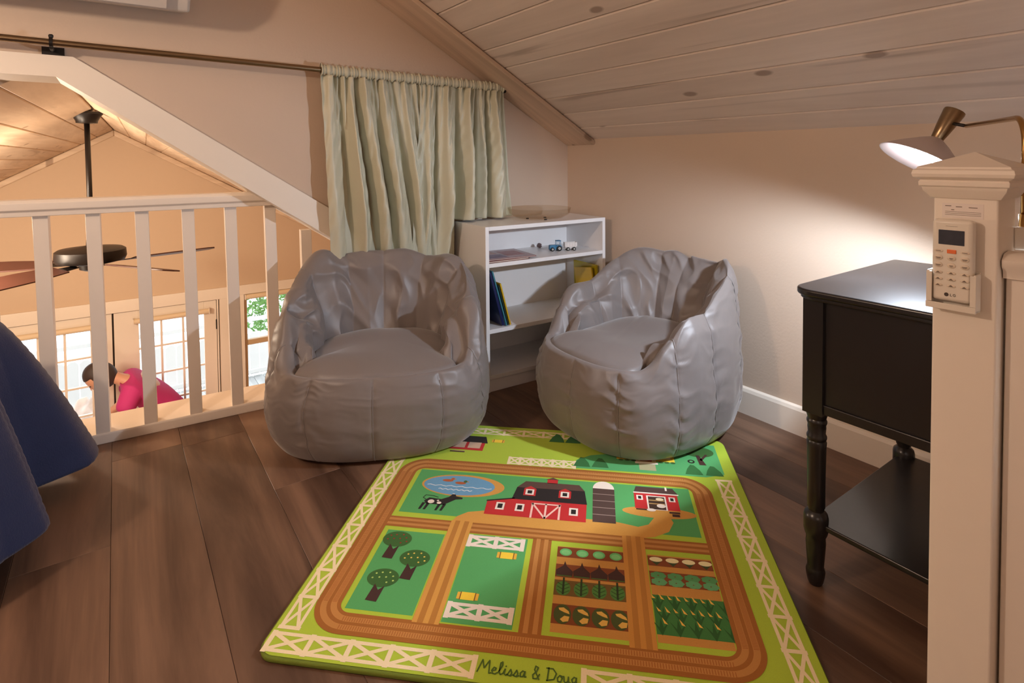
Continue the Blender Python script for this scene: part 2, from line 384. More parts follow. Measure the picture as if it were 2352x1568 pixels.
cur = mat('sage_satin_curtain', s2l((202, 198, 174)), 0.42, sheen=0.3, bump=0.12, bscale=500, noise=0.03, nscale=6, spec=0.4)
CM = cur
def curtain(name, xt0, xt1, xb0, xb1, zb, folds, seed, label):
    """gathered panel on a rod pocket; folds = list of (position 0..1, width, depth, drift)"""
    r = np.random.RandomState(seed)
    NX, NZ = 420, 90
    root = empty(name, ((xt0 + xt1) / 2, -0.062, 0), 0, label, 'curtain')
    us = np.linspace(0, 1, NX); zs = np.linspace(0, 1, NZ)   # 0 top .. 1 bottom
    U, T = np.meshgrid(us, zs)
    X = (xt0 + (xt1 - xt0) * U) * (1 - T) + (xb0 + (xb1 - xb0) * U) * T
    top = 1.2015 + (X + 1.192) * (-0.0195)
    ZB = zb + (0.640 - zb) * np.clip((X + 0.662) / 0.02, 0, 1)
    Z = (top - 0.016) * (1 - T) + ZB * T
    Y = np.zeros_like(X)
    for (p, wd, dp, dr) in folds:
        c = p + dr * T
        wv = wd * (0.75 + 0.5 * T)
        Y += 1.35 * dp * (0.35 + 0.85 * np.minimum(1, T * 2.2)) * np.exp(-((U - c) / wv) ** 2)
    # small gathers at the heading, fading downwards
    for k in range(9):
        f = r.uniform(18, 46); ph = r.uniform(0, 6.28)
        Y += 0.0034 * np.sin(f * 2 * np.pi * U * 0.5 + ph + 0.8 * np.sin(5 * T)) * np.exp(-T * 5)
    for k in range(6):
        f = r.uniform(3, 9); ph = r.uniform(0, 6.28); q = r.uniform(-3, 3)
        Y += 0.0022 * np.sin(2 * np.pi * (f * U + q * T * 0.4) + ph) * (0.3 + T)
        Y += 0.0008 * np.sin(2 * np.pi * (f * 2.3 * U + 9 * T) + ph)
    Y = -Y
    X = X + 0.006 * np.sin(9 * T + 30 * U) * T * 0.6
    Y = np.clip(Y, -0.060, 0.035)
    press = np.clip((0.74 - Z) / 0.30, 0, 1); press = press * press * (3 - 2 * press)   # pressed flat against the wall behind bag and bookcase
    Y = Y * (1 - press) + (0.016 + Y * 0.40) * press
    ox = (xt0 + xt1) / 2
    V = np.stack([X - ox, Y, Z], -1).reshape(-1, 3)
    F = [[j * NX + i, j * NX + i + 1, (j + 1) * NX + i + 1, (j + 1) * NX + i] for j in range(NZ - 1) for i in range(NX - 1)]
    o = mk('panel', V, F, CM, root, smooth=True)
    s = o.modifiers.new('s', 'SOLIDIFY'); s.thickness = 0.0016; s.offset = 0
    # rod pocket with a puckered heading
    n = 12; Vp = []; NXP = 260
    for i in range(NXP):
        u = i / (NXP - 1); x = xt0 + (xt1 - xt0) * u; cz = rodz(x)
        pk = 0.0022 * math.sin(u * 190 + math.sin(u * 40) * 2) + 0.0014 * math.sin(u * 83 + 1)
        for k in range(n):
            a = 2 * math.pi * k / n
            ry = 0.0135 + pk; rzz = 0.0165 + pk * 1.2 + (0.006 * max(0, math.sin(a)) ** 6 * (0.6 + 0.4 * math.sin(u * 120 + 2)))
            Vp.append((x - ox, -ry * math.cos(a), cz + rzz * math.sin(a)))
    Fp = [[i * n + k, i * n + (k + 1) % n, (i + 1) * n + (k + 1) % n, (i + 1) * n + k] for i in range(NXP - 1) for k in range(n)]
    mk('rod_pocket', Vp, Fp, CM, root, smooth=True)
    return root
curtain('curtain', -1.178, -0.800, -1.142, -0.690, 0.30,
        [(0.17, 0.035, -0.030, 0.02), (0.245, 0.03, 0.030, 0.05), (0.32, 0.018, -0.030, 0.13), (0.40, 0.05, 0.034, 0.12), (0.50, 0.02, -0.026, 0.10), (0.58, 0.05, 0.030, 0.08), (0.70, 0.022, -0.022, 0.10), (0.78, 0.04, 0.026, 0.07), (0.90, 0.018, -0.018, 0.04), (0.06, 0.05, 0.012, 0.0)],
        3, 'sage green satin curtain panel hanging left, its lower end behind the left bean bag')
curtain('curtain', -0.798, -0.412, -0.850, -0.370, 0.30,
        [(0.10, 0.03, 0.020, 0.02), (0.19, 0.014, -0.040, 0.02), (0.30, 0.05, 0.034, 0.03), (0.42, 0.022, -0.028, 0.02), (0.52, 0.05, 0.032, 0.0), (0.635, 0.015, -0.040, -0.03), (0.70, 0.03, 0.018, 0.0), (0.775, 0.013, -0.036, -0.02), (0.86, 0.06, 0.034, -0.02), (0.96, 0.02, -0.012, 0.0)],
        5, 'sage green satin curtain panel hanging right, its lower end behind the white bookcase')

# ------------------------------------------------------------------ wall mounted air conditioner (only its underside is in view)
ac = empty('air_conditioner', (-2.0, 0, 1.322), 0, 'white wall mounted air conditioner at the top left, only its underside visible', 'air conditioner')
prof = [(-0.002, 0.29), (-0.17, 0.29), (-0.20, 0.26), (-0.212, 0.10), (-0.195, 0.045), (-0.15, 0.0), (-0.002, 0.03)]
g = G(); g.prism(prof, 'x', -0.42, 0.42); auto(g.build('housing', M['acwhite'], ac, bevel=0.008, seg=3))
g = G(); g.prism([(-0.16, 0.006), (-0.19, 0.036), (-0.186, 0.040), (-0.155, 0.012)], 'x', -0.36, 0.36)
g.build('louver', M['acwhite'], ac).location = (0, -0.012, -0.006)

# ------------------------------------------------------------------ white bookcase
bk = empty('bookcase', (-0.643, -0.276, 0), math.radians(-2.9), 'low white three shelf bookcase standing between the two grey bean bags', 'bookcase')
BW, BD, BH, T_ = 0.592, 0.258, 0.631, 0.0155
def bx(name, a, b, m=M['white'], parent=bk, bev=0.001):
    g = G(); g.box(a, b); return g.build(name, m, parent, bevel=bev, seg=2)
bx('side_panel', (0, 0, 0), (T_, BD, BH)); bx('side_panel', (BW - T_, 0, 0), (BW, BD, BH))
bx('top_panel', (T_, 0, BH - T_), (BW - T_, BD - 0.004, BH))
bx('shelf', (T_, 0.001, 0.4755), (BW - T_, BD - 0.006, 0.4905))
bx('shelf', (T_, 0.001, 0.2240), (BW - T_, BD - 0.006, 0.2400))
bx('shelf', (T_, 0.001, 0.048), (BW - T_, BD - 0.006, 0.064))
bx('kick_board', (T_, 0.006, 0.0), (BW - T_, 0.018, 0.050))
bx('back_panel', (T_, BD - 0.006, 0.05), (BW - T_, BD - 0.002, BH - T_), bev=0)
bkM = Matrix.Translation((-0.643, -0.276, 0)) @ Matrix.Rotation(math.radians(-2.9), 4, 'Z')
def onbk(x, y, z): return bkM @ Vector((x, y, z))

def book(loc, size, rot, cover, label, group, pages=s2l((226, 214, 196)), name='book', deco=None):
    """size = width(x), height(y) and thickness(z) lying flat; spine at x=0"""
    w_, h_, t_ = size
    r = empty(name, loc, 0, label, 'book', group); r.rotation_euler = rot
    c = mat(name + '_cover', cover, 0.35, noise=0.06, nscale=18, coat=0.3); cv = 0.0018
    g = G(); g.box((0, 0, 0), (w_, h_, cv)); g.box((0, 0, t_ - cv), (w_, h_, t_)); g.box((0, 0, 0), (cv, h_, t_))
    g.build('cover', c, r, bevel=0.0005, seg=1)
    g = G(); g.box((cv, 0.003, cv), (w_ - 0.004, h_ - 0.003, t_ - cv)); g.build('pages', mat('book_pages', pages, 0.8), r)
    if deco:
        for k, (x0, y0, x1, y1, col) in enumerate(deco):
            g = G(); g.box((x0, y0, t_), (x1, y1, t_ + 0.0003 + 0.0001 * k)); g.build('cover_print', mat('cover_print', col, 0.4), r)
    return r
mauve = s2l((150, 108, 108))
z1 = 0.4905
book(onbk(0.018, 0.012, z1), (0.19, 0.205, 0.007), (0, 0, math.radians(-2.9)), s2l((120, 60, 52)), 'flat dark red book at the bottom of the small pile on the upper shelf', 'flat books on the upper shelf')
book(onbk(0.020, 0.020, z1 + 0.0072), (0.215, 0.19, 0.0055), (0, 0, math.radians(-7)), mauve, 'large flat mauve picture book on top of the small pile on the upper shelf', 'flat books on the upper shelf',
     deco=[(0.02, 0.02, 0.10, 0.09, s2l((130, 110, 130))), (0.11, 0.05, 0.19, 0.15, s2l((168, 112, 110))), (0.03, 0.11, 0.09, 0.17, s2l((176, 132, 120)))])
z2 = 0.2400
# leaning books: rotated about Y so that they lean against the left side panel
def lean(x, y, th, size, cover, label, **k):
    Mx = bkM @ Matrix.Translation((x, y, z2)) @ Matrix.Rotation(math.radians(th), 4, 'Y') @ Matrix.Rotation(math.pi / 2, 4, 'X') @ Matrix.Rotation(math.pi / 2, 4, 'Y') @ Matrix.Rotation(math.pi/2,4,'Z')
    r = book((0, 0, 0), size, (0, 0, 0), cover, label, 'books leaning in the middle shelf', **k)
    # local x -> depth, local y -> up, z -> thickness (to the right)
    R = Matrix(((0, 0, 1, 0), (1, 0, 0, 0), (0, 1, 0, 0), (0, 0, 0, 1)))
    r.matrix_world = bkM @ Matrix.Translation((x, y, z2 + size[2] * math.sin(math.radians(abs(th))))) @ Matrix.Rotation(math.radians(th), 4, 'Y') @ R
    return r
lean(0.033, 0.045, -4, (0.17, 0.19, 0.006), s2l((52, 92, 74)), 'thin dark green book upright against the left side of the middle shelf')
lean(0.078, 0.012, -15, (0.18, 0.218, 0.012), s2l((28, 36, 84)), 'navy blue picture book leaning left in the middle shelf', deco=[(0.0, 0.0, 0.18, 0.03, s2l((150, 176, 186)))])
lean(0.093, 0.008, -16, (0.19, 0.226, 0.006), s2l((72, 138, 158)), 'thin teal book leaning left in front of the navy book')
lean(0.103, 0.012, -15, (0.16, 0.165, 0.005), s2l((40, 66, 60)), 'small dark green book leaning between the teal and yellow books')
lean(0.111, 0.010, -15, (0.16, 0.172, 0.006), s2l((232, 190, 36)), 'small yellow book leaning rightmost of the leaning row', deco=[(0.0, 0.0, 0.16, 0.018, s2l((214, 92, 34)))])
# yellow books standing against the right side panel
Yr = Matrix(((0, 0, 1, 0), (1, 0, 0, 0), (0, 1, 0, 0), (0, 0, 0, 1)))
b = book((0, 0, 0), (0.16, 0.185, 0.006), (0, 0, 0), s2l((206, 186, 30)), 'yellow board book standing against the right side of the middle shelf', 'yellow books in the middle shelf')
b.matrix_world = bkM @ Matrix.Translation((0.565, 0.018, z2)) @ Matrix.Rotation(math.radians(-2), 4, 'Y') @ Yr @ Matrix.Translation((0, 0, 0))
b = book((0, 0, 0), (0.12, 0.178, 0.006), (0, 0, 0), s2l((240, 204, 40)), 'brighter yellow book standing in front of the other yellow book', 'yellow books in the middle shelf')
b.matrix_world = bkM @ Matrix.Translation((0.545, 0.004, z2)) @ Matrix.Rotation(math.radians(-3), 4, 'Y') @ Yr @ Matrix.Rotation(math.radians(-8), 4, 'Z')

# small grey pompom on the upper shelf
pp = G()
for i in range(160):
    v = Vector(rng.normal(size=3)).normalized(); pp.tube([v * 0.004, v * (0.0105 + 0.0015 * rng.rand())], [0.0016, 0.0008], 4)
o = pp.build('pompom', mat('mauve_yarn', s2l((140, 120, 118)), 0.9)); o.location = onbk(0.385, 0.200, z1 + 0.012); tag(o, 'small fuzzy mauve grey ball on the upper shelf behind the toy tractor', 'toy')

# toy tractor and trailer
blue = mat('blue_toy_plastic', s2l((52, 118, 158)), 0.35); tyre = mat('black_toy_rubber', s2l((28, 28, 28)), 0.6); hubw = mat('white_toy_hub', s2l((225, 220, 214)), 0.4)
tr = empty('toy_tractor', onbk(0.405, 0.105, z1), math.radians(-20), 'small blue toy tractor with black wheels on the upper shelf', 'toy tractor')
g = G(); g.prism([(-0.030, 0.006), (-0.030, 0.023), (-0.027, 0.026), (-0.002, 0.026), (0.0, 0.006)], 'y', -0.010, 0.010); g.build('bonnet', blue, tr, bevel=0.0015)
g = G(); g.prism([(-0.002, 0.006), (-0.002, 0.024), (0.020, 0.024), (0.024, 0.018), (0.024, 0.006)], 'y', -0.011, 0.011); g.build('body', blue, tr, bevel=0.001)
cab = G()
for (x, dx) in ((0.001, 0.001), (0.019, -0.001)):
    for y in (-0.0095, 0.0095):
        cab.tube([(x, y, 0.024), (x + dx, y * 0.93, 0.042)], 0.0013, 6)
cab.build('cab_frame', blue, tr)
g = G(); g.box((-0.0005, -0.011, 0.0415), (0.0205, 0.011, 0.0445)); g.build('cab_roof', blue, tr, bevel=0.001)
def wheel(parent, x, y, r, wdt=0.006, loc_z=None):
    R = Matrix.Translation((x, y, r)) @ Matrix.Rotation(math.pi / 2, 4, 'X')
    g = G(); g.lathe([(r * 0.5, -wdt / 2), (r * 0.9, -wdt / 2), (r, -wdt / 4), (r, wdt / 4), (r * 0.9, wdt / 2), (r * 0.5, wdt / 2)], 20, R); o = g.build('wheel', tyre, parent, smooth=True)
    g = G(); g.lathe([(r * 0.48, -wdt * 0.56), (r * 0.5, wdt * 0.4), (r * 0.40, wdt * 0.62)], 16, R); h = g.build('hub', hubw, o)
    g = G(); g.lathe([(r * 0.18, -wdt * 0.64), (r * 0.18, wdt * 0.7)], 10, R); g.build('axle_cap', tyre, o)
for s in (-1, 1):
    wheel(tr, -0.019, s * 0.0125, 0.0085); wheel(tr, 0.011, s * 0.0145, 0.0115)
tw = empty('toy_trailer', onbk(0.462, 0.078, z1), math.radians(-24), 'small white toy trailer behind the blue toy tractor', 'toy trailer')
wp = mat('white_toy_plastic', s2l((224, 218, 214)), 0.4)
g = G()
g.prism([(-0.028, 0.036), (-0.025, 0.016), (0.025, 0.016), (0.028, 0.036)], 'y', -0.0125, -0.0105); g.prism([(-0.028, 0.036), (-0.025, 0.016), (0.025, 0.016), (0.028, 0.036)], 'y', 0.0105, 0.0125)
g.box((-0.025, -0.0105, 0.014), (0.025, 0.0105, 0.018)); g.box((-0.0275, -0.0125, 0.018), (-0.0255, 0.0125, 0.036)); g.box((0.0255, -0.0125, 0.018), (0.0275, 0.0125, 0.036))
for x in (-0.018, -0.006, 0.006, 0.018): g.box((x - 0.0008, -0.0135, 0.017), (x + 0.0008, -0.0125, 0.035))
g.build('trailer_bed', wp, tw, bevel=0.0006, seg=1)
g = G(); g.box((-0.024, -0.005, 0.008), (0.022, 0.005, 0.014)); g.tube([(-0.024, 0, 0.010), (-0.036, 0, 0.009)], 0.0012, 6); g.build('chassis', wp, tw)
for x in (-0.013, 0.014):
    for s in (-1, 1): wheel(tw, x, s * 0.012, 0.0078, 0.005)

# shallow glass dish on top of the bookcase
dg = bpy.data.materials.new('smoky_clear_glass'); dg.use_nodes = True
nt = dg.node_tree; nt.nodes.clear()
o_ = nt.nodes.new('ShaderNodeOutputMaterial'); t_ = nt.nodes.new('ShaderNodeBsdfTransparent'); t_.inputs[0].default_value = (0.93, 0.90, 0.86, 1)
p_ = nt.nodes.new('ShaderNodeBsdfPrincipled'); p_.inputs['Base Color'].default_value = (0.75, 0.6, 0.48, 1); p_.inputs['Roughness'].default_value = 0.15
ns_ = nt.nodes.new('ShaderNodeTexNoise'); ns_.inputs['Scale'].default_value = 9
mr_ = nt.nodes.new('ShaderNodeMapRange'); mr_.inputs['To Min'].default_value = 0.0; mr_.inputs['To Max'].default_value = 0.05; nt.links.new(ns_.outputs[0], mr_.inputs['Value'])
x_ = nt.nodes.new('ShaderNodeMixShader'); nt.links.new(mr_.outputs[0], x_.inputs[0]); nt.links.new(t_.outputs[0], x_.inputs[1]); nt.links.new(p_.outputs[0], x_.inputs[2]); nt.links.new(x_.outputs[0], o_.inputs[0])
ds = empty('glass_dish', onbk(0.33, 0.12, BH), 0, 'wide shallow translucent glass dish lying on top of the white bookcase', 'dish')
g = G(); g.lathe([(0.002, 0.004), (0.05, 0.004), (0.100, 0.008), (0.128, 0.024), (0.134, 0.048), (0.132, 0.048), (0.126, 0.026), (0.098, 0.011), (0.05, 0.006), (0.002, 0.006)], 48)
g.build('bowl', dg, ds, smooth=True)
for a in (0.4, 2.5, 4.6):
    g = G(); g.lathe([(0.006, 0), (0.006, 0.004)], 12, Matrix.Translation((0.05 * math.cos(a), 0.05 * math.sin(a), 0))); g.build('foot', tyre, ds)

# ------------------------------------------------------------------ smooth value noise
class VN:
    def __init__(s, seed):
        s.t = np.random.RandomState(seed).rand(64, 64, 64) * 2 - 1
    def __call__(s, x, y, z):
        x0 = np.floor(x).astype(int); y0 = np.floor(y).astype(int); z0 = np.floor(z).astype(int)
        fx = x - x0; fy = y - y0; fz = z - z0
        fx = fx * fx * (3 - 2 * fx); fy = fy * fy * (3 - 2 * fy); fz = fz * fz * (3 - 2 * fz)
        g = lambda i, j, k: s.t[(x0 + i) % 64, (y0 + j) % 64, (z0 + k) % 64]
        a = (g(0, 0, 0) * (1 - fx) + g(1, 0, 0) * fx) * (1 - fy) + (g(0, 1, 0) * (1 - fx) + g(1, 1, 0) * fx) * fy
        b = (g(0, 0, 1) * (1 - fx) + g(1, 0, 1) * fx) * (1 - fy) + (g(0, 1, 1) * (1 - fx) + g(1, 1, 1) * fx) * fy
        return a * (1 - fz) + b * fz

# ------------------------------------------------------------------ bean bag chairs
def sstep(a, b, x):
    t = np.clip((x - a) / (b - a), 0, 1); return t * t * (3 - 2 * t)
bagmat = mat('grey_satin_nylon', s2l((129, 121, 118)), 0.38, sheen=0.35, bump=0.12, bscale=900, noise=0.03, nscale=5, spec=0.4)
def bean_bag(name, cx, cy, face, ax, ay, hback, harm, seatz, seed, label, armang=52, lsink=0.0, rsink=0.0):
    """face: heading of the open front in world degrees. local -Y is the front"""
    root = empty(name, (cx, cy, 0), math.radians(face + 90), label, 'bean bag', None)
    vn = VN(seed); r = np.random.RandomState(seed)
    NT = 480
    th = np.linspace(-np.pi, np.pi, NT, endpoint=False)         # 0 = front
    at = np.degrees(np.abs(th))
    W_ = sstep(armang - 8, armang + 14, at)                      # 0 front lip .. 1 wall
    h = seatz + (harm - seatz) * sstep(armang - 6, armang + 34, at) + (hback - harm) * sstep(88, 140, at)
    h = h + 0.010 * np.sin(th * 3 + seed) + 0.006 * np.sin(th * 7 + 2 * seed)
    h = h - (lsink * np.exp(-((th + 1.6) / 0.5) ** 2) + rsink * np.exp(-((th - 1.6) / 0.5) ** 2))
    seams = np.radians(np.array([-155, -122, -92, -62, -32, 0, 32, 62, 92, 122, 155, 180])) + 0.03 * r.randn(12)
    sd = np.min(np.abs((th[:, None] - seams[None, :] + np.pi) % (2 * np.pi) - np.pi), axis=1)
    # profile parameters: outer wall, rim, inner wall (fractions of radius, height)
    key = [  # t, r_wall, z_wall(type), r_front
        (0.00, 0.02, 'b'), (0.06, 0.60, 'b'), (0.10, 0.84, 'b')]
    NP = 150
    P = np.linspace(0, 1, NP)
    # wall profile control points as functions of h
    def prof(hh, front):
        if front:
            pts = [(0.0, 0.004), (0.70, 0.004), (0.90, 0.012), (0.985, 0.055), (1.03, 0.12), (1.03, 0.19), (0.995, seatz - 0.045), (0.955, seatz - 0.012), (0.925, seatz - 0.006), (0.88, seatz - 0.012), (0.80, seatz - 0.03), (0.70, seatz - 0.05), (0.6, seatz - 0.08)]
            ts = [0, 0.08, 0.13, 0.19, 0.27, 0.36, 0.45, 0.52, 0.58, 0.64, 0.75, 0.88, 1.0]
        else:
            k = hh
            pts = [(0.0, 0.004), (0.70, 0.004), (0.90, 0.012), (0.985, 0.055), (1.03, 0.12), (1.025, 0.20), (0.99, 0.5 * k + 0.08), (0.945, k - 0.06), (0.915, k - 0.018), (0.875, k), (0.825, k - 0.012), (0.775, k - 0.055), (0.70, (k + seatz) / 2 + 0.01), (0.64, seatz + 0.045), (0.60, seatz - 0.01), (0.5, seatz - 0.07)]
            ts = [0, 0.08, 0.13, 0.19, 0.26, 0.33, 0.43, 0.51, 0.555, 0.59, 0.63, 0.69, 0.79, 0.88, 0.94, 1.0]
        pr = np.interp(P, ts, [p[0] for p in pts]); pz = np.interp(P, ts, [p[1] for p in pts])
        kk = np.array([1, 2, 3, 4, 3, 2, 1.0]); kk /= kk.sum()
        pad = lambda a: np.concatenate([[a[0]] * 3, a, [a[-1]] * 3])
        for _ in range(2): pr = np.convolve(pad(pr), kk, 'valid'); pz = np.convolve(pad(pz), kk, 'valid')
        return pr, pz
    Fr, Fz = prof(0, True)
    Rr = np.zeros((NP, NT)); Zz = np.zeros((NP, NT))
    hs = np.linspace(seatz, hback + 0.1, 60); tab = [prof(v, False) for v in hs]
    TR = np.array([t[0] for t in tab]); TZ = np.array([t[1] for t in tab])
    for i in range(NT):
        f = (h[i] - hs[0]) / (hs[1] - hs[0]); f = min(max(f, 0), 58.99); k = int(f); f -= k
        wr = TR[k] * (1 - f) + TR[k + 1] * f; wz = TZ[k] * (1 - f) + TZ[k + 1] * f
        Rr[:, i] = Fr * (1 - W_[i]) + wr * W_[i]; Zz[:, i] = Fz * (1 - W_[i]) + wz * W_[i]
    PP = P[:, None] * np.ones((1, NT)); TH = th[None, :] * np.ones((NP, 1)); SD = sd[None, :] * np.ones((NP, 1)); WW = W_[None, :] * np.ones((NP, 1))
    outer = sstep(0.10, 0.2, PP) * (1 - sstep(0.50, 0.60, PP)); inner = sstep(0.56, 0.66, PP) * WW; rim = np.exp(-((PP - 0.59) / 0.06) ** 2) * WW
    # panels puff between seams, seams pull in
    puff = 0.020 * np.minimum(1, SD / 0.25) ** 0.7 - 0.008 * np.exp(-(SD / 0.016) ** 2)
    Rr = Rr * (1 + outer * (puff - 0.008))
    ipuff = 0.085 * (np.minimum(1, SD / 0.25) ** 0.6) - 0.035
    Rr = Rr - inner * ipuff * 0.6 * (1 - 0.3 * sstep(0.9, 1, PP))
    Zz = Zz + rim * (0.012 * np.minimum(1, SD / 0.25) ** 0.6 - 0.014 + 0.010 * vn(TH * 3.1 + 9, PP * 6, PP * 0 + 3))
    # cloth lumps and creases
    cxx = np.cos(TH) * 4; cyy = np.sin(TH) * 4
    lump = vn(cxx * 1.2 + 20, cyy * 1.2 + 20, Zz * 7 + 4) * 0.020
    nearseam = np.exp(-(SD / 0.13) ** 2)
    warp = vn(cxx * 1.5 + 7, cyy * 1.5 + 3, Zz * 6) * 0.9
    cr1 = 1 - np.abs(vn(cxx * 0.8 + 11 + warp * 0.4, cyy * 0.8 + 5, Zz * 30 + 1.1 * warp + TH * 0.5)) * 2.2
    cr2 = 1 - np.abs(vn(cxx * 1.3 + 31, cyy * 1.3 + 15 + warp * 0.4, Zz * 62 + 1.2 * warp)) * 2.2
    left = sstep(0.2, 1.2, np.abs(TH))
    Rr = Rr + outer * (lump * 0.6 + (0.019 * np.maximum(cr1, -0.2) + 0.008 * np.maximum(cr2, -0.2)) * (0.22 + 0.78 * nearseam * (0.4 + 0.6 * left)) * sstep(0.02, 0.09, Zz))
    # rim and inner back: large diagonal folds
    fold = 1 - np.abs(vn(cxx * 0.55 + 50 + PP * 3, cyy * 0.55 + 9, PP * 5)) * 2.4
    fold2 = 1 - np.abs(vn(cxx * 1.0 + 20 + PP * 6, cyy * 1.0 + 8 - PP * 6, PP * 9 + 5)) * 2.4
    fm = sstep(0.42, 0.56, PP) * WW
    Rr = Rr + fm * (0.050 * np.clip(fold, -0.4, 1) + 0.024 * np.clip(fold2, -0.4, 1) - 0.02) * (0.6 - 1.6 * sstep(0.56, 0.64, PP))
    Zz = Zz + rim * 0.008 * fold
    # slouch: bag bulges where it rests
    SQ = (np.abs(np.cos(TH)) ** 2.6 + np.abs(np.sin(TH)) ** 2.6) ** (-1 / 2.6)
    X = Rr * SQ * ax * np.sin(TH); Yy = -Rr * SQ * ay * np.cos(TH)
    # the back leans outward a little
    lean = sstep(0.25, hback, Zz) * 0.035 * sstep(90, 150, np.degrees(np.abs(TH)))
    Yy = Yy + lean * 0.5
    V = np.stack([X, Yy, Zz], -1).reshape(-1, 3)
    F = [[j * NT + i, j * NT + (i + 1) % NT, (j + 1) * NT + (i + 1) % NT, (j + 1) * NT + i] for j in range(NP - 1) for i in range(NT)]
    o = mk('bag_shell', V, F, bagmat, root, smooth=True)
    # seat cushion: flattened pillow filling the ring
    NR = 60; rr = np.linspace(0, 1, NR)
    RR, T2 = np.meshgrid(rr, th, indexing='ij')
    edge = 0.945 * (1 - W_) + 0.675 * W_
    edge2 = edge[None, :] * np.ones((NR, 1))
    SQ2 = (np.abs(np.cos(T2)) ** 2.6 + np.abs(np.sin(T2)) ** 2.6) ** (-1 / 2.6)
    sx = RR * SQ2 * edge2 * ax * np.sin(T2); sy = -RR * SQ2 * edge2 * ay * np.cos(T2)
    dome = 0.030 * (1 - RR ** 4) + 0.006
    sz = seatz - 0.020 + dome - 0.022 * sstep(0.90, 1.0, RR) + 0.022 * vn(sx * 6 + 3, sy * 6 + 8, sx * 0 + 1) * (1 - RR ** 3)
    a1 = 1 - np.abs(vn(sx * 11 + 3 + sy * 4, sy * 5 + 8, sx * 0 + 4)) * 2.2
    sz = sz + 0.0045 * np.maximum(a1, 0) * RR * 0.8 + 0.020 * sstep(-0.10, 0.22, sy)
    V = np.stack([sx, sy, sz], -1).reshape(-1, 3)
    F = [[j * NT + i, j * NT + (i + 1) % NT, (j + 1) * NT + (i + 1) % NT, (j + 1) * NT + i] for j in range(NR - 1) for i in range(NT)]
    mk('seat_cushion', V, F, bagmat, root, smooth=True)
    # stitched seam cords on the outside
    for k, s_ in enumerate(seams):
        i = int(round((s_ + np.pi) / (2 * np.pi) * NT)) % NT
        js = [j for j in range(NP) if 0.12 < P[j] < (0.50 if W_[i] < 0.5 else 0.62)]
        pts = [(X[j, i] * 1.002, Yy[j, i] * 1.002, Zz[j, i]) for j in js[::3]]
        g = G(); g.tube(pts, 0.0016, 6); g.build('seam', bagmat, root, smooth=True)
    return root
bean_bag('bean_bag_chair', -1.070, -0.308, -117, 0.338, 0.252, 0.560, 0.44, 0.270, 3, 'left grey satin bean bag chair in front of the curtain beside the white railing')
bean_bag('bean_bag_chair', -0.345, -0.752, -180, 0.292, 0.312, 0.542, 0.43, 0.285, 8, 'right grey satin bean bag chair against the beige wall, turned to the left', armang=46)

# ------------------------------------------------------------------ farm play rug (print = flat coloured shapes on the pile)
RW, RH, RT = 0.985, 0.895, 0.009
rug = empty('farm_rug', (-1.585, -0.986, 0), -0.7606, 'square lime green play rug printed with a farm map, in front of the bean bags', 'rug')
def rrect(x0, y0, x1, y1, r, n=8):
    P = []
    for cx, cy, a0 in ((x1 - r, y1 - r, 0), (x0 + r, y1 - r, 90), (x0 + r, y0 + r, 180), (x1 - r, y0 + r, 270)):
        for k in range(n + 1):
            a = math.radians(a0 + 90 * k / n); P.append((cx + r * math.cos(a), cy + r * math.sin(a)))
    return P
g = G(); g.prism(rrect(-0.004, -0.006, RW + 0.003, RH + 0.004, 0.035), 'z', 0.0, RT - 0.0006)
edge = mat('rug_edge_binding', s2l((112, 128, 40)), 0.95, bump=0.3, bscale=600)
auto(g.build('rug_base', edge, rug, bevel=0.003, seg=3))
LIME = (172, 196, 58); GREEN = (84, 162, 92); BROWN = (172, 100, 40); BROWN2 = (158, 98, 38); BROWN3 = (188, 130, 66); TAN = (208, 152, 70); TAN2 = (178, 120, 50)
RED = (190, 42, 42); BLACK = (36, 28, 26); CREAM = (240, 222, 180); WHITE = (236, 222, 206); YEL = (240, 204, 62); DG = (58, 100, 44); DK = (66, 40, 34); GREY = (84, 66, 58); BLUE = (104, 156, 190)
PV = []; PF = []; PC = []
def shp(poly, col, layer):
    n = len(PV); z = RT + 0.0002 + layer * 0.00012
    for p in poly: PV.append((p[0], p[1], z))
    PF.append(list(range(n, n + len(poly)))); PC.append(s2l(col))
def rc(x0, y0, x1, y1, col, layer): shp([(x0, y0), (x1, y0), (x1, y1), (x0, y1)], col, layer)
def ell(cx, cy, rx, ry, col, layer, n=28, rot=0):
    shp([(cx + rx * math.cos(a) * math.cos(rot) - ry * math.sin(a) * math.sin(rot), cy + rx * math.cos(a) * math.sin(rot) + ry * math.sin(a) * math.cos(rot)) for a in [2 * math.pi * k / n for k in range(n)]], col, layer)
def stroke(pts, wd, col, layer):
    for q_, (a, b) in enumerate(zip(pts[:-1], pts[1:])):
        if len(pts) > 2: layer = layer + (0.07 if q_ % 3 else -0.14) * (q_ > 0)
        dx, dy = b[0] - a[0], b[1] - a[1]; L_ = math.hypot(dx, dy) or 1e-6; nx, ny = -dy / L_ * wd / 2, dx / L_ * wd / 2; ex, ey = dx / L_ * wd * 0.25, dy / L_ * wd * 0.25
        shp([(a[0] + nx - ex, a[1] + ny - ey), (a[0] - nx - ex, a[1] - ny - ey), (b[0] - nx + ex, b[1] - ny + ey), (b[0] + nx + ex, b[1] + ny + ey)][::-1], col, layer)
shp(rrect(0.0, 0.0, RW, RH, 0.03), LIME, 0)
def rring(x0, y0, x1, y1, r, wd, col, layer):
    o = rrect(x0, y0, x1, y1, r, 12); i_ = rrect(x0 + wd, y0 + wd, x1 - wd, y1 - wd, max(r - wd, 0.004), 12)
    for k in range(len(o)):
        k2 = (k + 1) % len(o); shp([o[k], o[k2], i_[k2], i_[k]], col, layer)
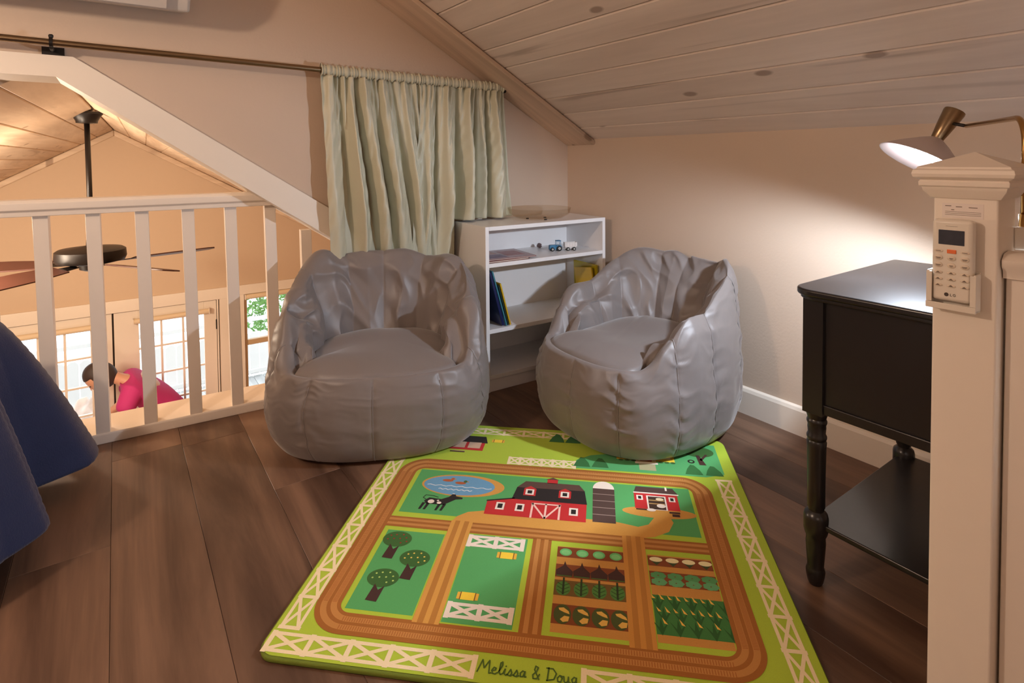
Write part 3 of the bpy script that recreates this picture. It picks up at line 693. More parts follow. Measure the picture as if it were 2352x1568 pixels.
# fields
rc(0.112, 0.424, 0.842, 0.617, GREEN, 1)
for k in range(24):   # lime strip between field and road is left by the inset of the field
    pass
rc(0.112, 0.118, 0.25, 0.355, GREEN, 1)
rc(0.308, 0.112, 0.445, 0.365, GREEN, 1)
rc(0.515, 0.118, 0.662, 0.352, (196, 140, 66), 1)
rc(0.712, 0.122, 0.848, 0.352, (196, 140, 66), 1)
# tan yards and paths of the upper field
yard = [(0.254, 0.405), (0.262, 0.425), (0.285, 0.445), (0.330, 0.457), (0.640, 0.457), (0.665, 0.452), (0.700, 0.444), (0.725, 0.456), (0.742, 0.486), (0.745, 0.505), (0.775, 0.505), (0.785, 0.470), (0.770, 0.435), (0.735, 0.412), (0.708, 0.405)]
shp([yard[0], yard[1], yard[2], yard[3], yard[4], yard[5], yard[6], (0.708, 0.405)][::-1], TAN, 2)
shp([yard[6], yard[7], yard[8], yard[9], yard[10], yard[11], yard[12], yard[13], yard[14]][::-1], TAN, 2.3)
ell(0.755, 0.505, 0.090, 0.022, TAN, 2.6)
# roads: outer loop, cross road, brown vertical, tan verticals
def road_h(x0, x1, y0, y1, c0, c1, layer):
    rc(x0, y0, x1, y1, c0, layer); w_ = y1 - y0
    for f in (0.30, 0.72): rc(x0, y0 + w_ * (f - 0.11), x1, y0 + w_ * (f + 0.11), c1, layer + 1)
def road_v(x0, x1, y0, y1, c0, c1, layer):
    rc(x0, y0, x1, y1, c0, layer); w_ = x1 - x0
    for f in (0.30, 0.72): rc(x0 + w_ * (f - 0.11), y0, x0 + w_ * (f + 0.11), y1, c1, layer + 1)
road_h(0.08, 0.88, 0.368, 0.406, BROWN2, BROWN3, 3)
road_v(0.457, 0.500, 0.085, 0.369, BROWN2, BROWN3, 3)
road_v(0.253, 0.306, 0.104, 0.408, TAN, TAN2, 5)
road_v(0.660, 0.710, 0.104, 0.408, (200, 140, 62), TAN2, 5)
rring(0.050, 0.058, 0.900, 0.673, 0.075, 0.050, BROWN2, 4.5)
rring(0.060, 0.068, 0.890, 0.663, 0.066, 0.012, BROWN3, 5.4)
rring(0.079, 0.087, 0.871, 0.644, 0.050, 0.012, BROWN3, 5.4)
rng2 = random.Random(4)
for k in range(150):   # tyre marks woven across the bright tracks
    t = k / 150
    for y in (0.074, 0.093):
        rc(0.12 + t * 0.72, y - 0.005, 0.1212 + t * 0.72, y + 0.005, (158, 88, 34), 6)
    for y in (0.650, 0.669):
        rc(0.12 + t * 0.72, y - 0.012, 0.1212 + t * 0.72, y - 0.002, (158, 88, 34), 6)
    for x in (0.066, 0.085, 0.865, 0.884):
        rc(x - 0.005, 0.13 + t * 0.47, x + 0.005, 0.1312 + t * 0.47, (158, 88, 34), 6)
# white lattice fences
def fence(x0, y0, x1, y1, n, wd=0.0045, col=CREAM, layer=3, depth=0.036):
    dx, dy = x1 - x0, y1 - y0; L_ = math.hypot(dx, dy); ux, uy = dx / L_, dy / L_; vx, vy = -uy * depth, ux * depth
    wd *= 1.35; stroke([(x0, y0), (x1, y1)], wd, col, layer); stroke([(x0 + vx, y0 + vy), (x1 + vx, y1 + vy)], wd, col, layer)
    for k in range(n + 1):
        t = L_ * k / n; e = 0.003 / depth
        stroke([(x0 + ux * t - vx * e, y0 + uy * t - vy * e), (x0 + ux * t + vx * (1 + e), y0 + uy * t + vy * (1 + e))], wd * 1.3, col, layer + 0.25)
        if k < n:
            t2 = L_ * (k + 1) / n
            a, b = (x0 + ux * t, y0 + uy * t), (x0 + ux * t2, y0 + uy * t2)
            stroke([a, (b[0] + vx, b[1] + vy)], wd, col, layer + 0.5); stroke([(a[0] + vx, a[1] + vy), b], wd, col, layer + 0.75)
fence(0.008, 0.010, 0.390, 0.010, 5, 0.0055)
fence(0.580, 0.010, 0.965, 0.010, 5, 0.0055)
fence(0.046, 0.060, 0.042, 0.735, 9, 0.0048, depth=0.034)
fence(0.967, 0.060, 0.960, 0.670, 8, 0.0048, depth=0.034)
fence(0.060, 0.842, 0.560, 0.842, 8, 0.0045, depth=0.032)
fence(0.350, 0.680, 0.540, 0.680, 6, 0.0045, depth=0.032)
fence(0.312, 0.328, 0.435, 0.328, 2, 0.0058, WHITE, 3, 0.030)
fence(0.314, 0.128, 0.438, 0.128, 2, 0.0058, WHITE, 3, 0.030)
# hay bales
def bale(cx, cy, s=1.0, L=4):
    rc(cx - 0.014 * s, cy - 0.010 * s, cx + 0.014 * s, cy + 0.010 * s, YEL, L)
    rc(cx - 0.022 * s, cy - 0.009 * s, cx - 0.016 * s, cy + 0.009 * s, (226, 176, 60), L); rc(cx + 0.016 * s, cy - 0.009 * s, cx + 0.022 * s, cy + 0.009 * s, (226, 176, 60), L)
    rc(cx - 0.016 * s, cy - 0.0105 * s, cx - 0.014 * s, cy + 0.0105 * s, (120, 80, 40), L + 1); rc(cx + 0.014 * s, cy - 0.0105 * s, cx + 0.016 * s, cy + 0.0105 * s, (120, 80, 40), L + 1)
bale(0.405, 0.305); bale(0.345, 0.180); bale(0.300, 0.800, 0.9); bale(0.088, 0.728, 0.8)
# pond with ducks
ell(0.246, 0.554, 0.113, 0.050, TAN, 2, 40); ell(0.236, 0.553, 0.097, 0.044, BLUE, 3, 40)
for (x0, x1, yy) in ((0.150, 0.325, 0.547), (0.185, 0.275, 0.532)):
    stroke([(x0 + (x1 - x0) * k / 24, yy + 0.0022 * math.sin(k * 1.6)) for k in range(25)], 0.003, (206, 216, 220), 4)
for (dx, dy, hc) in ((0.200, 0.572, (176, 92, 50)), (0.237, 0.564, (70, 104, 60))):
    ell(dx, dy, 0.015, 0.006, (176, 92, 50), 4); ell(dx + 0.012, dy + 0.008, 0.005, 0.0055, hc, 5); rc(dx + 0.016, dy + 0.006, dx + 0.022, dy + 0.009, (214, 140, 50), 5)
# cow
shp([(0.162, 0.476), (0.172, 0.490), (0.205, 0.487), (0.222, 0.499), (0.229, 0.512), (0.237, 0.511), (0.240, 0.504), (0.258, 0.500), (0.259, 0.494), (0.242, 0.490), (0.228, 0.476), (0.216, 0.464), (0.170, 0.464)][::-1], BLACK, 4)
for x in (0.160, 0.172, 0.202, 0.215): shp([(x, 0.468), (x + 0.008, 0.468), (x + 0.003, 0.440), (x - 0.003, 0.440)][::-1], BLACK, 4)
stroke([(0.165, 0.482), (0.156, 0.488), (0.160, 0.500), (0.180, 0.499), (0.195, 0.494)], 0.002, BLACK, 4)
ell(0.181, 0.474, 0.0085, 0.008, WHITE, 5); ell(0.203, 0.471, 0.006, 0.005, WHITE, 5); ell(0.198, 0.480, 0.003, 0.003, WHITE, 5); rc(0.228, 0.512, 0.234, 0.5145, WHITE, 5)
# red barn
shp([(0.325, 0.443), (0.576, 0.443), (0.577, 0.515), (0.395, 0.515), (0.324, 0.495)], RED, 4)
shp([(0.322, 0.495), (0.392, 0.514), (0.392, 0.519), (0.322, 0.500)], BLACK, 5)
shp([(0.385, 0.513), (0.578, 0.513), (0.571, 0.570), (0.556, 0.592), (0.412, 0.592), (0.392, 0.566)], BLACK, 5)
shp([(0.392, 0.566), (0.571, 0.570), (0.556, 0.596), (0.412, 0.596)], (88, 62, 52), 6)
rc(0.470, 0.594, 0.498, 0.612, RED, 6); shp([(0.466, 0.612), (0.502, 0.612), (0.484, 0.622)], (88, 62, 52), 7)
for x in (0.428, 0.520):
    shp([(x - 0.016, 0.532), (x + 0.016, 0.532), (x + 0.016, 0.563), (x, 0.575), (x - 0.016, 0.563)], RED, 7)
    rc(x - 0.011, 0.536, x + 0.011, 0.560, WHITE, 8); rc(x - 0.006, 0.541, x + 0.006, 0.555, BLACK, 9)
for x in (0.360, 0.410, 0.545):
    rc(x - 0.011, 0.464, x + 0.011, 0.494, WHITE, 8); rc(x - 0.006, 0.470, x + 0.006, 0.488, BLACK, 9)
for a, b in (((0.441, 0.444), (0.441, 0.500)), ((0.510, 0.444), (0.510, 0.500)), ((0.439, 0.500), (0.512, 0.500)), ((0.4755, 0.444), (0.4755, 0.500)), ((0.441, 0.500), (0.4755, 0.444)), ((0.510, 0.500), (0.4755, 0.444))):
    stroke([a, b], 0.005, (240, 196, 180), 8)
# silo
rc(0.592, 0.448, 0.648, 0.590, (78, 58, 50), 4)
shp([(0.592 + 0.028 + 0.028 * math.cos(a), 0.588 + 0.034 * math.sin(a)) for a in [math.pi * k / 14 for k in range(15)]], WHITE, 5)
for k in range(1, 5): rc(0.592, 0.448 + 0.0285 * k, 0.648, 0.4505 + 0.0285 * k, (150, 128, 116), 5)
# hen house
rc(0.698, 0.517, 0.808, 0.585, RED, 4); shp([(0.698, 0.585), (0.812, 0.585), (0.800, 0.612), (0.705, 0.612)], (78, 56, 50), 5); rc(0.697, 0.582, 0.812, 0.587, WHITE, 6)
rc(0.780, 0.600, 0.785, 0.616, WHITE, 6)
for x in (0.712, 0.793): rc(x - 0.008, 0.553, x + 0.008, 0.573, WHITE, 6); rc(x - 0.004, 0.557, x + 0.004, 0.569, BLACK, 7)
rc(0.729, 0.515, 0.778, 0.574, WHITE, 6); rc(0.733, 0.517, 0.774, 0.570, (66, 46, 34), 7); rc(0.734, 0.538, 0.773, 0.542, (190, 150, 90), 8); rc(0.734, 0.552, 0.773, 0.556, (190, 150, 90), 8)
ell(0.762, 0.560, 0.010, 0.006, (236, 220, 180), 9); ell(0.763, 0.532, 0.011, 0.008, WHITE, 9); ell(0.737, 0.513, 0.011, 0.006, WHITE, 9); rc(0.700, 0.511, 0.728, 0.516, DK, 6); rc(0.780, 0.505, 0.806, 0.512, DK, 6); rc(0.786, 0.493, 0.804, 0.503, DK, 6)
# stable at the top left
shp([(0.060, 0.740), (0.262, 0.737), (0.262, 0.792), (0.060, 0.792)], RED, 3)
shp([(0.050, 0.786), (0.270, 0.782), (0.258, 0.822), (0.070, 0.822)], BLACK, 4)
rc(0.160, 0.820, 0.190, 0.836, RED, 5); shp([(0.155, 0.835), (0.195, 0.835), (0.175, 0.845)], BLACK, 6)
for k in range(4): rc(0.072 + k * 0.047, 0.749, 0.110 + k * 0.047, 0.784, (206, 176, 150), 5)
rc(0.165, 0.722, 0.210, 0.728, DK, 4); rc(0.172, 0.728, 0.210, 0.731, (190, 160, 120), 4)
# green garden, house and trees at the top right
shp([(0.530, 0.681), (0.900, 0.681), (0.952, 0.700), (0.955, 0.860), (0.640, 0.855), (0.640, 0.770), (0.585, 0.755), (0.545, 0.725)], (84, 166, 100), 2)
shp([(0.575, 0.790), (0.640, 0.770), (0.640, 0.860), (0.560, 0.860)], LIME, 2)
rc(0.655, 0.790, 0.830, 0.835, DK, 3); rc(0.660, 0.745, 0.825, 0.792, YEL, 4)
for x in (0.690, 0.795): rc(x - 0.020, 0.760, x + 0.020, 0.780, (244, 232, 206), 5)
rc(0.715, 0.735, 0.772, 0.775, (240, 216, 150), 5); rc(0.727, 0.742, 0.760, 0.788, RED, 6); ell(0.7435, 0.762, 0.009, 0.014, WHITE, 7); rc(0.712, 0.728, 0.776, 0.738, (240, 226, 206), 6)
rc(0.722, 0.695, 0.768, 0.728, (176, 168, 128), 3)
for k in range(3): ell(0.672 + 0.018 * k, 0.742, 0.007, 0.005, DG, 5); ell(0.785 + 0.017 * k, 0.742, 0.007, 0.005, DG, 5)
def bush(cx, cy, s=1.0, L=5):
    shp([(cx - 0.024 * s, cy), (cx + 0.024 * s, cy), (cx + 0.019 * s, cy + 0.022 * s), (cx + 0.006 * s, cy + 0.048 * s), (cx - 0.004 * s, cy + 0.050 * s), (cx - 0.016 * s, cy + 0.026 * s)], (50, 110, 56), L + 0.4)
for p in ((0.560, 0.690), (0.612, 0.692), (0.870, 0.690), (0.925, 0.690), (0.480, 0.818), (0.530, 0.818), (0.590, 0.818)): bush(*p)
ell(0.900, 0.815, 0.045, 0.030, DG, 4.4); shp([(0.893, 0.742), (0.912, 0.742), (0.900, 0.795), (0.890, 0.795)], DK, 5); shp([(0.897, 0.770), (0.903, 0.765), (0.925, 0.800), (0.918, 0.802)], DK, 5)
ell(0.872, 0.758, 0.010, 0.010, BLACK, 5); ell(0.872, 0.758, 0.005, 0.005, (84, 166, 100), 6)
# orchard
def tree(cx, cy, dots):
    ell(cx, cy, 0.034, 0.026, DG, 4, 30)
    shp([(cx - 0.014, cy - 0.062), (cx + 0.010, cy - 0.064), (cx + 0.012, cy - 0.022), (cx + 0.002, cy - 0.034), (cx - 0.010, cy - 0.018)], DK, 5)
    for (a, b) in ((-0.018, 0.010), (-0.006, 0.014), (0.010, 0.016), (0.020, 0.006), (-0.022, -0.003), (-0.008, 0.0), (0.006, 0.002), (0.024, -0.006), (0.012, -0.012)):
        ell(cx + a, cy + b, 0.0022, 0.0022, dots, 6, 8)
tree(0.145, 0.325, (150, 44, 34)); tree(0.205, 0.270, (228, 200, 90)); tree(0.157, 0.205, (178, 206, 110))
# vegetable beds
SOIL = (128, 66, 30)
for (y0, y1) in ((0.318, 0.350), (0.258, 0.296), (0.208, 0.250), (0.138, 0.186)): rc(0.515, y0, 0.660, y1, SOIL if y0 != 0.208 else (110, 84, 36), 2)
for k in range(4):
    x = 0.534 + k * 0.0365
    ell(x, 0.334, 0.0135, 0.012, (104, 188, 112), 4, 16); ell(x, 0.333, 0.010, 0.008, (130, 206, 130), 5, 14)
    shp([(x - 0.017, 0.262), (x + 0.017, 0.262), (x + 0.018, 0.276), (x + 0.004, 0.292), (x, 0.306), (x - 0.003, 0.292), (x - 0.018, 0.278)], DK, 4); stroke([(x - 0.015, 0.262), (x + 0.015, 0.262)], 0.003, (70, 104, 44), 5)
    ell(x, 0.228, 0.015, 0.019, (78, 128, 56), 4, 16); stroke([(x, 0.212), (x, 0.256)], 0.004, (44, 58, 26), 6)
    for s in (-1, 1):
        for q in range(3): stroke([(x, 0.214 + q * 0.010), (x + s * 0.012, 0.222 + q * 0.010)], 0.002, (52, 84, 36), 5)
    ell(x + 0.002, 0.162, 0.017, 0.024, (74, 84, 38), 4, 16)
    shp([(x - 0.006, 0.176), (x + 0.004, 0.178), (x + 0.014, 0.170), (x + 0.016, 0.163), (x + 0.006, 0.166), (x - 0.004, 0.171)], (224, 178, 84), 5)
    shp([(x + 0.006, 0.158), (x + 0.016, 0.157), (x + 0.014, 0.146), (x + 0.004, 0.143), (x - 0.002, 0.149)], (224, 178, 84), 5)
for (y0, y1) in ((0.318, 0.348), (0.262, 0.302)): rc(0.712, y0, 0.848, y1, SOIL, 2)
rc(0.712, 0.140, 0.858, 0.236, (62, 120, 58), 2)
for k in range(4):
    x = 0.730 + k * 0.0345
    shp([(x - 0.014, 0.337), (x + 0.014, 0.337), (x, 0.320)], (60, 74, 38), 3); ell(x, 0.338, 0.014, 0.0075, (236, 226, 176), 4, 16)
    for yy in (0.290, 0.272):
        for q in range(7):
            a = math.radians(q * 51); ell(x + 0.009 * math.cos(a), yy + 0.006 * math.sin(a), 0.008, 0.005, (84, 150, 92) if yy > 0.28 else (98, 166, 112), 4 + q * 0.09 + (0 if yy > 0.28 else 0.7), 8)
for row, y in enumerate((0.220, 0.188, 0.160)):
    for k in range(5):
        x = 0.722 + k * 0.032 + (0.008 if row % 2 else 0)
        shp([(x - 0.0155, y + 0.012), (x, y - 0.022), (x + 0.0155, y + 0.012), (x + 0.004, y - 0.004), (x, y + 0.018), (x - 0.004, y - 0.004)], (44, 92, 40), 4 + 0.2 * row)
        if x < 0.838:
            if row < 2: shp([(x - 0.010, y + 0.006), (x - 0.013, y + 0.017), (x - 0.004, y + 0.006)], (232, 186, 80), 5)
            shp([(x + 0.006, y + 0.006), (x + 0.003, y + 0.020), (x + 0.013, y + 0.004)], (232, 186, 80), 5)
# maker's script lettering on the near edge
def script(strokes, x, y, s, col, wd):
    for st in strokes: stroke([(x + p[0] * s, y + p[1] * s) for p in st], wd, col, 6)
INK = (74, 100, 36)
glyph = {
 'M': ([[(0, 0), (.25, 1), (.45, .35), (.75, 1), (.85, 0), (1.0, .05)]], 1.0),
 'e': ([[(0, .22), (.28, .3), (.3, .45), (.15, .5), (.04, .3), (.1, .02), (.3, 0), (.42, .12)]], .42),
 'l': ([[(0, .1), (.25, .7), (.22, 1), (.1, .9), (.08, .2), (.2, 0), (.34, .1)]], .32),
 'i': ([[(0, .1), (.12, .48), (.1, .1), (.22, 0), (.3, .1)], [(.14, .66), (.16, .72)]], .28),
 's': ([[(0, .05), (.2, .5), (.3, .22), (.22, 0), (.05, .04)], [(.22, 0), (.4, .1)]], .38),
 'a': ([[(.34, .42), (.2, .5), (.04, .3), (.08, .04), (.25, .06), (.36, .48), (.36, .06), (.48, .08)]], .48),
 '&': ([[(.5, 0), (.15, .7), (.2, 1), (.38, .9), (.3, .6), (.05, .3), (.1, .02), (.35, .05), (.52, .4)]], .6),
 'D': ([[(.15, 0), (.2, 1)], [(.05, .95), (.5, .95), (.75, .6), (.6, .15), (.1, 0)]], .8),
 'o': ([[(.2, .5), (.04, .3), (.08, .04), (.28, .02), (.36, .3), (.2, .5), (.42, .44)]], .42),
 'u': ([[(0, .48), (.04, .1), (.16, 0), (.3, .15), (.32, .48), (.33, .08), (.46, .06)]], .46),
 'g': ([[(.34, .44), (.2, .5), (.04, .3), (.1, .06), (.3, .14), (.36, .48), (.32, -.3), (.12, -.34), (.1, -.2), (.4, .1)]], .44)}
x = 0.398
for ch in 'Melissa & Doug':
    if ch == ' ': x += 0.008; continue
    st, adv = glyph[ch]; script(st, x, 0.019, 0.0245, INK, 0.0024); x += adv * 0.0245 * (1.0 if ch in 'MD&' else 1.12)
me = bpy.data.meshes.new('printed_pattern'); me.from_pydata(PV, [], PF); me.update()
ca = me.color_attributes.new('Col', 'FLOAT_COLOR', 'CORNER')
cc = np.ones((len(me.loops), 4), np.float32)
for p, c in zip(me.polygons, PC): cc[p.loop_start:p.loop_start + p.loop_total, :3] = c
ca.data.foreach_set('color', cc.ravel())
bm = bmesh.new(); bm.from_mesh(me)
for f in bm.faces:
    if f.normal.z < 0: f.normal_flip()
bmesh.ops.triangulate(bm, faces=[f for f in bm.faces if len(f.verts) > 4]); bm.to_mesh(me); bm.free()
pr = bpy.data.objects.new('printed_pattern', me); COL.objects.link(pr); pr.parent = rug
pm = bpy.data.materials.new('printed_rug_pile'); pm.use_nodes = True; nt = pm.node_tree; b_ = nt.nodes['Principled BSDF']
at_ = nt.nodes.new('ShaderNodeAttribute'); at_.attribute_name = 'Col'
tn = nt.nodes.new('ShaderNodeTexNoise'); tn.inputs['Scale'].default_value = 900; tc_ = nt.nodes.new('ShaderNodeTexCoord'); nt.links.new(tc_.outputs['Object'], tn.inputs['Vector'])
mr_ = nt.nodes.new('ShaderNodeMapRange'); mr_.inputs['To Min'].default_value = 0.98; mr_.inputs['To Max'].default_value = 1.28; nt.links.new(tn.outputs[0], mr_.inputs['Value'])
vm_ = nt.nodes.new('ShaderNodeVectorMath'); vm_.operation = 'SCALE'; nt.links.new(at_.outputs['Color'], vm_.inputs[0]); nt.links.new(mr_.outputs[0], vm_.inputs['Scale']); nt.links.new(vm_.outputs[0], b_.inputs['Base Color'])
b_.inputs['Roughness'].default_value = 0.95; b_.inputs['Specular IOR Level'].default_value = 0.15; b_.inputs['Sheen Weight'].default_value = 0.15
me.materials.append(pm)

# ------------------------------------------------------------------ black side table
DX0, DY1, DZ = -0.637, -1.435, 0.620
tb = empty('side_table', (DX0, DY1, 0), 0, 'black painted narrow side table with turned legs and a low shelf, by the right wall', 'table')
DLY, DLX = 0.305, 0.520       # extent towards the camera (-Y) and to the wall (+X)
g = G()
top = []
for cx, cy, a0 in ((DLX - 0.02, -0.05 + 0.04, 0), (0.045, -0.045, 90), (0.045, -DLY + 0.045, 180), (DLX - 0.02, -DLY + 0.01, 270)):
    r_ = 0.045 if cx < 0.2 else 0.012
    for k in range(9):
        a = math.radians(a0 + 90 * k / 8); top.append((cx + r_ * math.cos(a), cy + r_ * math.sin(a)))
def layer(poly, cx, cy, s, z0, z1, gg): gg.prism([(cx + (p[0] - cx) * s, cy + (p[1] - cy) * s) for p in poly], 'z', z0, z1)
cx_, cy_ = DLX / 2, -DLY / 2
layer(top, cx_, cy_, 1.0, DZ - 0.014, DZ, g); auto(g.build('table_top', M['black'], tb, bevel=0.004, seg=3))
g = G(); layer(top, cx_, cy_, 0.972, DZ - 0.022, DZ - 0.014, g); auto(g.build('moulding', M['black'], tb, bevel=0.002, seg=2))
ins = 0.022
g = G(); g.box((ins + 0.006, -DLY + ins, 0.386), (ins + 0.020, -ins, DZ - 0.022)); g.build('front_apron', M['black'], tb, bevel=0.001)
g = G(); g.box((ins, -ins - 0.018, 0.386), (DLX - 0.02, -ins - 0.004, DZ - 0.022)); g.build('side_apron', M['black'], tb, bevel=0.001)
g = G(); g.box((ins, -DLY + ins + 0.004, 0.386), (DLX - 0.02, -DLY + ins + 0.018, DZ - 0.022)); g.build('side_apron', M['black'], tb, bevel=0.001)
g = G(); g.box((DLX - 0.034, -DLY + ins, 0.386), (DLX - 0.020, -ins, DZ - 0.022)); g.build('back_apron', M['black'], tb, bevel=0.001)
g = G(); g.box((ins + 0.002, -DLY + ins, 0.366), (ins + 0.030, -ins, 0.386)); g.build('apron_rail', M['black'], tb, bevel=0.002)
legp = [(0.012, 0.0), (0.015, 0.006), (0.0175, 0.018), (0.0185, 0.028), (0.0165, 0.034), (0.0155, 0.038), (0.0172, 0.060), (0.0190, 0.088), (0.0180, 0.100), (0.0215, 0.108), (0.0235, 0.118), (0.0235, 0.142), (0.0215, 0.150), (0.0150, 0.156), (0.0150, 0.160), (0.0170, 0.164), (0.0168, 0.200), (0.0175, 0.255), (0.0182, 0.290), (0.0190, 0.300), (0.0170, 0.304), (0.0190, 0.309), (0.0190, 0.313), (0.0165, 0.318), (0.0175, 0.330), (0.0170, 0.336), (0.0192, 0.341), (0.0192, 0.345), (0.0172, 0.349), (0.0200, 0.358), (0.0205, 0.362)]
for lx in (ins + 0.018, DLX - 0.045):
    for ly in (-ins - 0.018, -DLY + ins + 0.018):
        g = G(); g.lathe(legp, 24, Matrix.Translation((lx, ly, 0))); g.box((lx - 0.020, ly - 0.020, 0.362), (lx + 0.020, ly + 0.020, DZ - 0.022))
        auto(g.build('leg', M['black'], tb), 35)
g = G(); g.box((ins + 0.012, -DLY + ins + 0.008, 0.122), (DLX - 0.035, -ins - 0.008, 0.134)); g.build('lower_shelf', M['black'], tb, bevel=0.003)

# ------------------------------------------------------------------ newel post
NX_, NY0, NW = -0.7527, -1.7231, 0.083      # visible face plane x, far edge y, width
K = 0.935
nc = Vector((NX_ + NW * K / 2, NY0 - NW * K / 2, 0.058))
post = empty('newel_post', nc, 0, 'square cream painted newel post with moulded cap at the right, holding the remote control', 'newel post'); post.scale = (K, K, K)
g = G(); g.box((-NW / 2, -NW / 2, -0.0618), (NW / 2, NW / 2, 0.824)); g.build('shaft', M['bar'], post, bevel=0.0035, seg=3)
cp = [(0.0445, 0.820), (0.0530, 0.832), (0.0545, 0.838), (0.0575, 0.840), (0.0580, 0.846), (0.0560, 0.849), (0.0600, 0.851), (0.0640, 0.854), (0.0655, 0.859), (0.0640, 0.865), (0.0600, 0.867), (0.0590, 0.870)]
g = G(); n0 = 0; V = []; F = []
for (r_, z) in cp + [(0.001, 0.893)]:
    V += [(-r_, -r_, z), (r_, -r_, z), (r_, r_, z), (-r_, r_, z)]
for k in range(len(cp)):
    for i in range(4): F.append([k * 4 + i, k * 4 + (i + 1) % 4, (k + 1) * 4 + (i + 1) % 4, (k + 1) * 4 + i])
F.append([0, 3, 2, 1]); g.add(V, F); cpo = g.build('cap', M['bar'], post, bevel=0.0006, seg=2); auto(cpo, 30)
# sticker behind the remote
face = NX_
st = empty('instruction_sticker', (face, -1.7586, 0.8058), 0, 'small white printed paper sticker on the newel post above the remote control', 'sticker')
g = G(); g.box((-0.0004, -0.027, -0.011), (0.0, 0.026, 0.0125)); g.build('paper', mat('sticker_paper', s2l((238, 226, 218)), 0.5), st)
ink = mat('grey_ink', s2l((120, 104, 92)), 0.6)
for (yy, zz, ww) in ((0.018, 0.008, 0.008), (0.004, 0.007, 0.008), (-0.014, 0.0065, 0.011), (0.012, 0.002, 0.004)):
    g = G(); g.box((-0.0006, yy - ww / 2, zz - 0.0006), (-0.0004, yy + ww / 2, zz + 0.0006)); g.build('text_line', ink, st)
for zz in (-0.001, -0.0035, -0.006):
    g = G(); g.box((-0.0006, -0.024, zz - 0.0003), (-0.0004, 0.022, zz + 0.0003)); g.build('text_line', ink, st)
# remote control and its wall holder; local frame: x out of the post (towards -X world), y to the viewer's right (-Y world)
rc_ = empty('remote_control', (face, -1.7535, 0.6703), 0, 'white air conditioner remote control with grey screen and orange button, held on the newel post', 'remote control')
PL = M['plastic']
rc_.scale = (K, K, K); st.scale = (K, K, K)
def outw(name, x0, x1, yl, yr, z0, z1, m, parent, bev=0.002, seg=3):
    """box between depths x0..x1 in front of the post face; yl/yr measured to the viewer's right"""
    g = G(); g.box((-x1, -yr, z0), (-x0, -yl, z1)); return auto(g.build(name, m, parent, bevel=bev, seg=seg), 50)
outw('body', 0.006, 0.0235, -0.0265, 0.0265, 0.004, 0.133, PL, rc_, 0.006, 4)
outw('screen', 0.0234, 0.0240, -0.0175, 0.0160, 0.0935, 0.1165, mat('dark_lcd', s2l((56, 60, 72)), 0.2, noise=0.25, nscale=90), rc_, 0.0005, 1)
outw('power_button', 0.0233, 0.0250, -0.0060, 0.0060, 0.0800, 0.0862, mat('orange_rubber', s2l((240, 120, 62)), 0.45), rc_, 0.001)
outw('brand_line', 0.0234, 0.0237, -0.008, 0.007, 0.1225, 0.1229, ink, rc_, 0, 1)
btn = mat('cream_button', s2l((228, 212, 192)), 0.45)
rows = [0.083, 0.0725, 0.0610, 0.0490, 0.0390, 0.0290]
for ri, z in enumerate(rows):
    for ci, y in enumerate((-0.0170, 0.0, 0.0170)):
        if ri == 0 and ci == 1: continue
        rx, rz_ = (0.0060, 0.0024) if ri == 0 or ri >= 3 else (0.0056, 0.0042)
        g = G(); V = []
        g.lathe([(1, 0), (1, 0.0010), (0.8, 0.0016)], 18, Matrix(((0, 0, -1, -0.0234), (0, -rx, 0, -y), (rz_, 0, 0, z), (0, 0, 0, 1)))); bt = g.build('button', btn, rc_, smooth=False); auto(bt)
        g = G(); hw = 0.0034 if ci != 1 or ri > 2 else 0.0024
        if ri >= 3: g.add([(-0.02515, -y - hw, z - 0.0010), (-0.02515, -y + hw, z - 0.0010), (-0.02515, -y + 0.0004, z + 0.0016), (-0.02515, -y - 0.0004, z + 0.0016)], [[0, 1, 2, 3]])
        else:
            g.box((-0.02525, -y - hw, z - 0.0005), (-0.0250, -y + hw, z + 0.0005))
            if ri: g.box((-0.02525, -y - hw * 0.7, z - 0.0019), (-0.0250, -y + hw * 0.7, z - 0.0011))
        g.build('button_mark', mat('button_ink', s2l((110, 94, 80)), 0.6) if False else ink, bt)
# round emblem and two letters under the keys
lg = mat('dark_print', s2l((76, 64, 58)), 0.5)
g = G(); g.lathe([(0.0030, 0), (0.0030, 0.0003)], 20, Matrix(((0, 0, -1, -0.0235), (0, -1, 0, 0.0060), (1, 0, 0, 0.0150), (0, 0, 0, 1)))); g.build('emblem', lg, rc_)
g = G()
def seg2(pts, wd=0.0007):
    for a, b2 in zip(pts[:-1], pts[1:]):
        d = Vector((0, b2[0] - a[0], b2[1] - a[1])); n_ = Vector((0, -d.z, d.y)).normalized() * wd / 2
        P = [Vector((-0.0238, a[0], a[1])) + n_, Vector((-0.0238, a[0], a[1])) - n_, Vector((-0.0238, b2[0], b2[1])) - n_, Vector((-0.0238, b2[0], b2[1])) + n_]
        g.add(P, [[0, 1, 2, 3]])
seg2([(0.0010, 0.0170), (0.0010, 0.0132), (-0.0014, 0.0132)])
seg2([(-0.0056, 0.0166), (-0.0040, 0.0170), (-0.0028, 0.0160), (-0.0028, 0.0142), (-0.0042, 0.0132), (-0.0056, 0.0140), (-0.0056, 0.0152), (-0.0044, 0.0152)])
g.build('emblem_letters', lg, rc_)
hold = empty('remote_holder', (face, -1.7535, 0.6637), 0, 'white plastic cradle screwed to the newel post around the lower half of the remote control', 'holder')
hold.scale = (K, K, K)
outw('back_plate', 0.0, 0.005, -0.031, 0.031, 0.0, 0.060, PL, hold, 0.001)
outw('side_wall', 0.004, 0.026, -0.032, -0.0285, 0.0, 0.058, PL, hold, 0.0012)
outw('side_wall', 0.004, 0.026, 0.0285, 0.032, 0.0, 0.058, PL, hold, 0.0012)
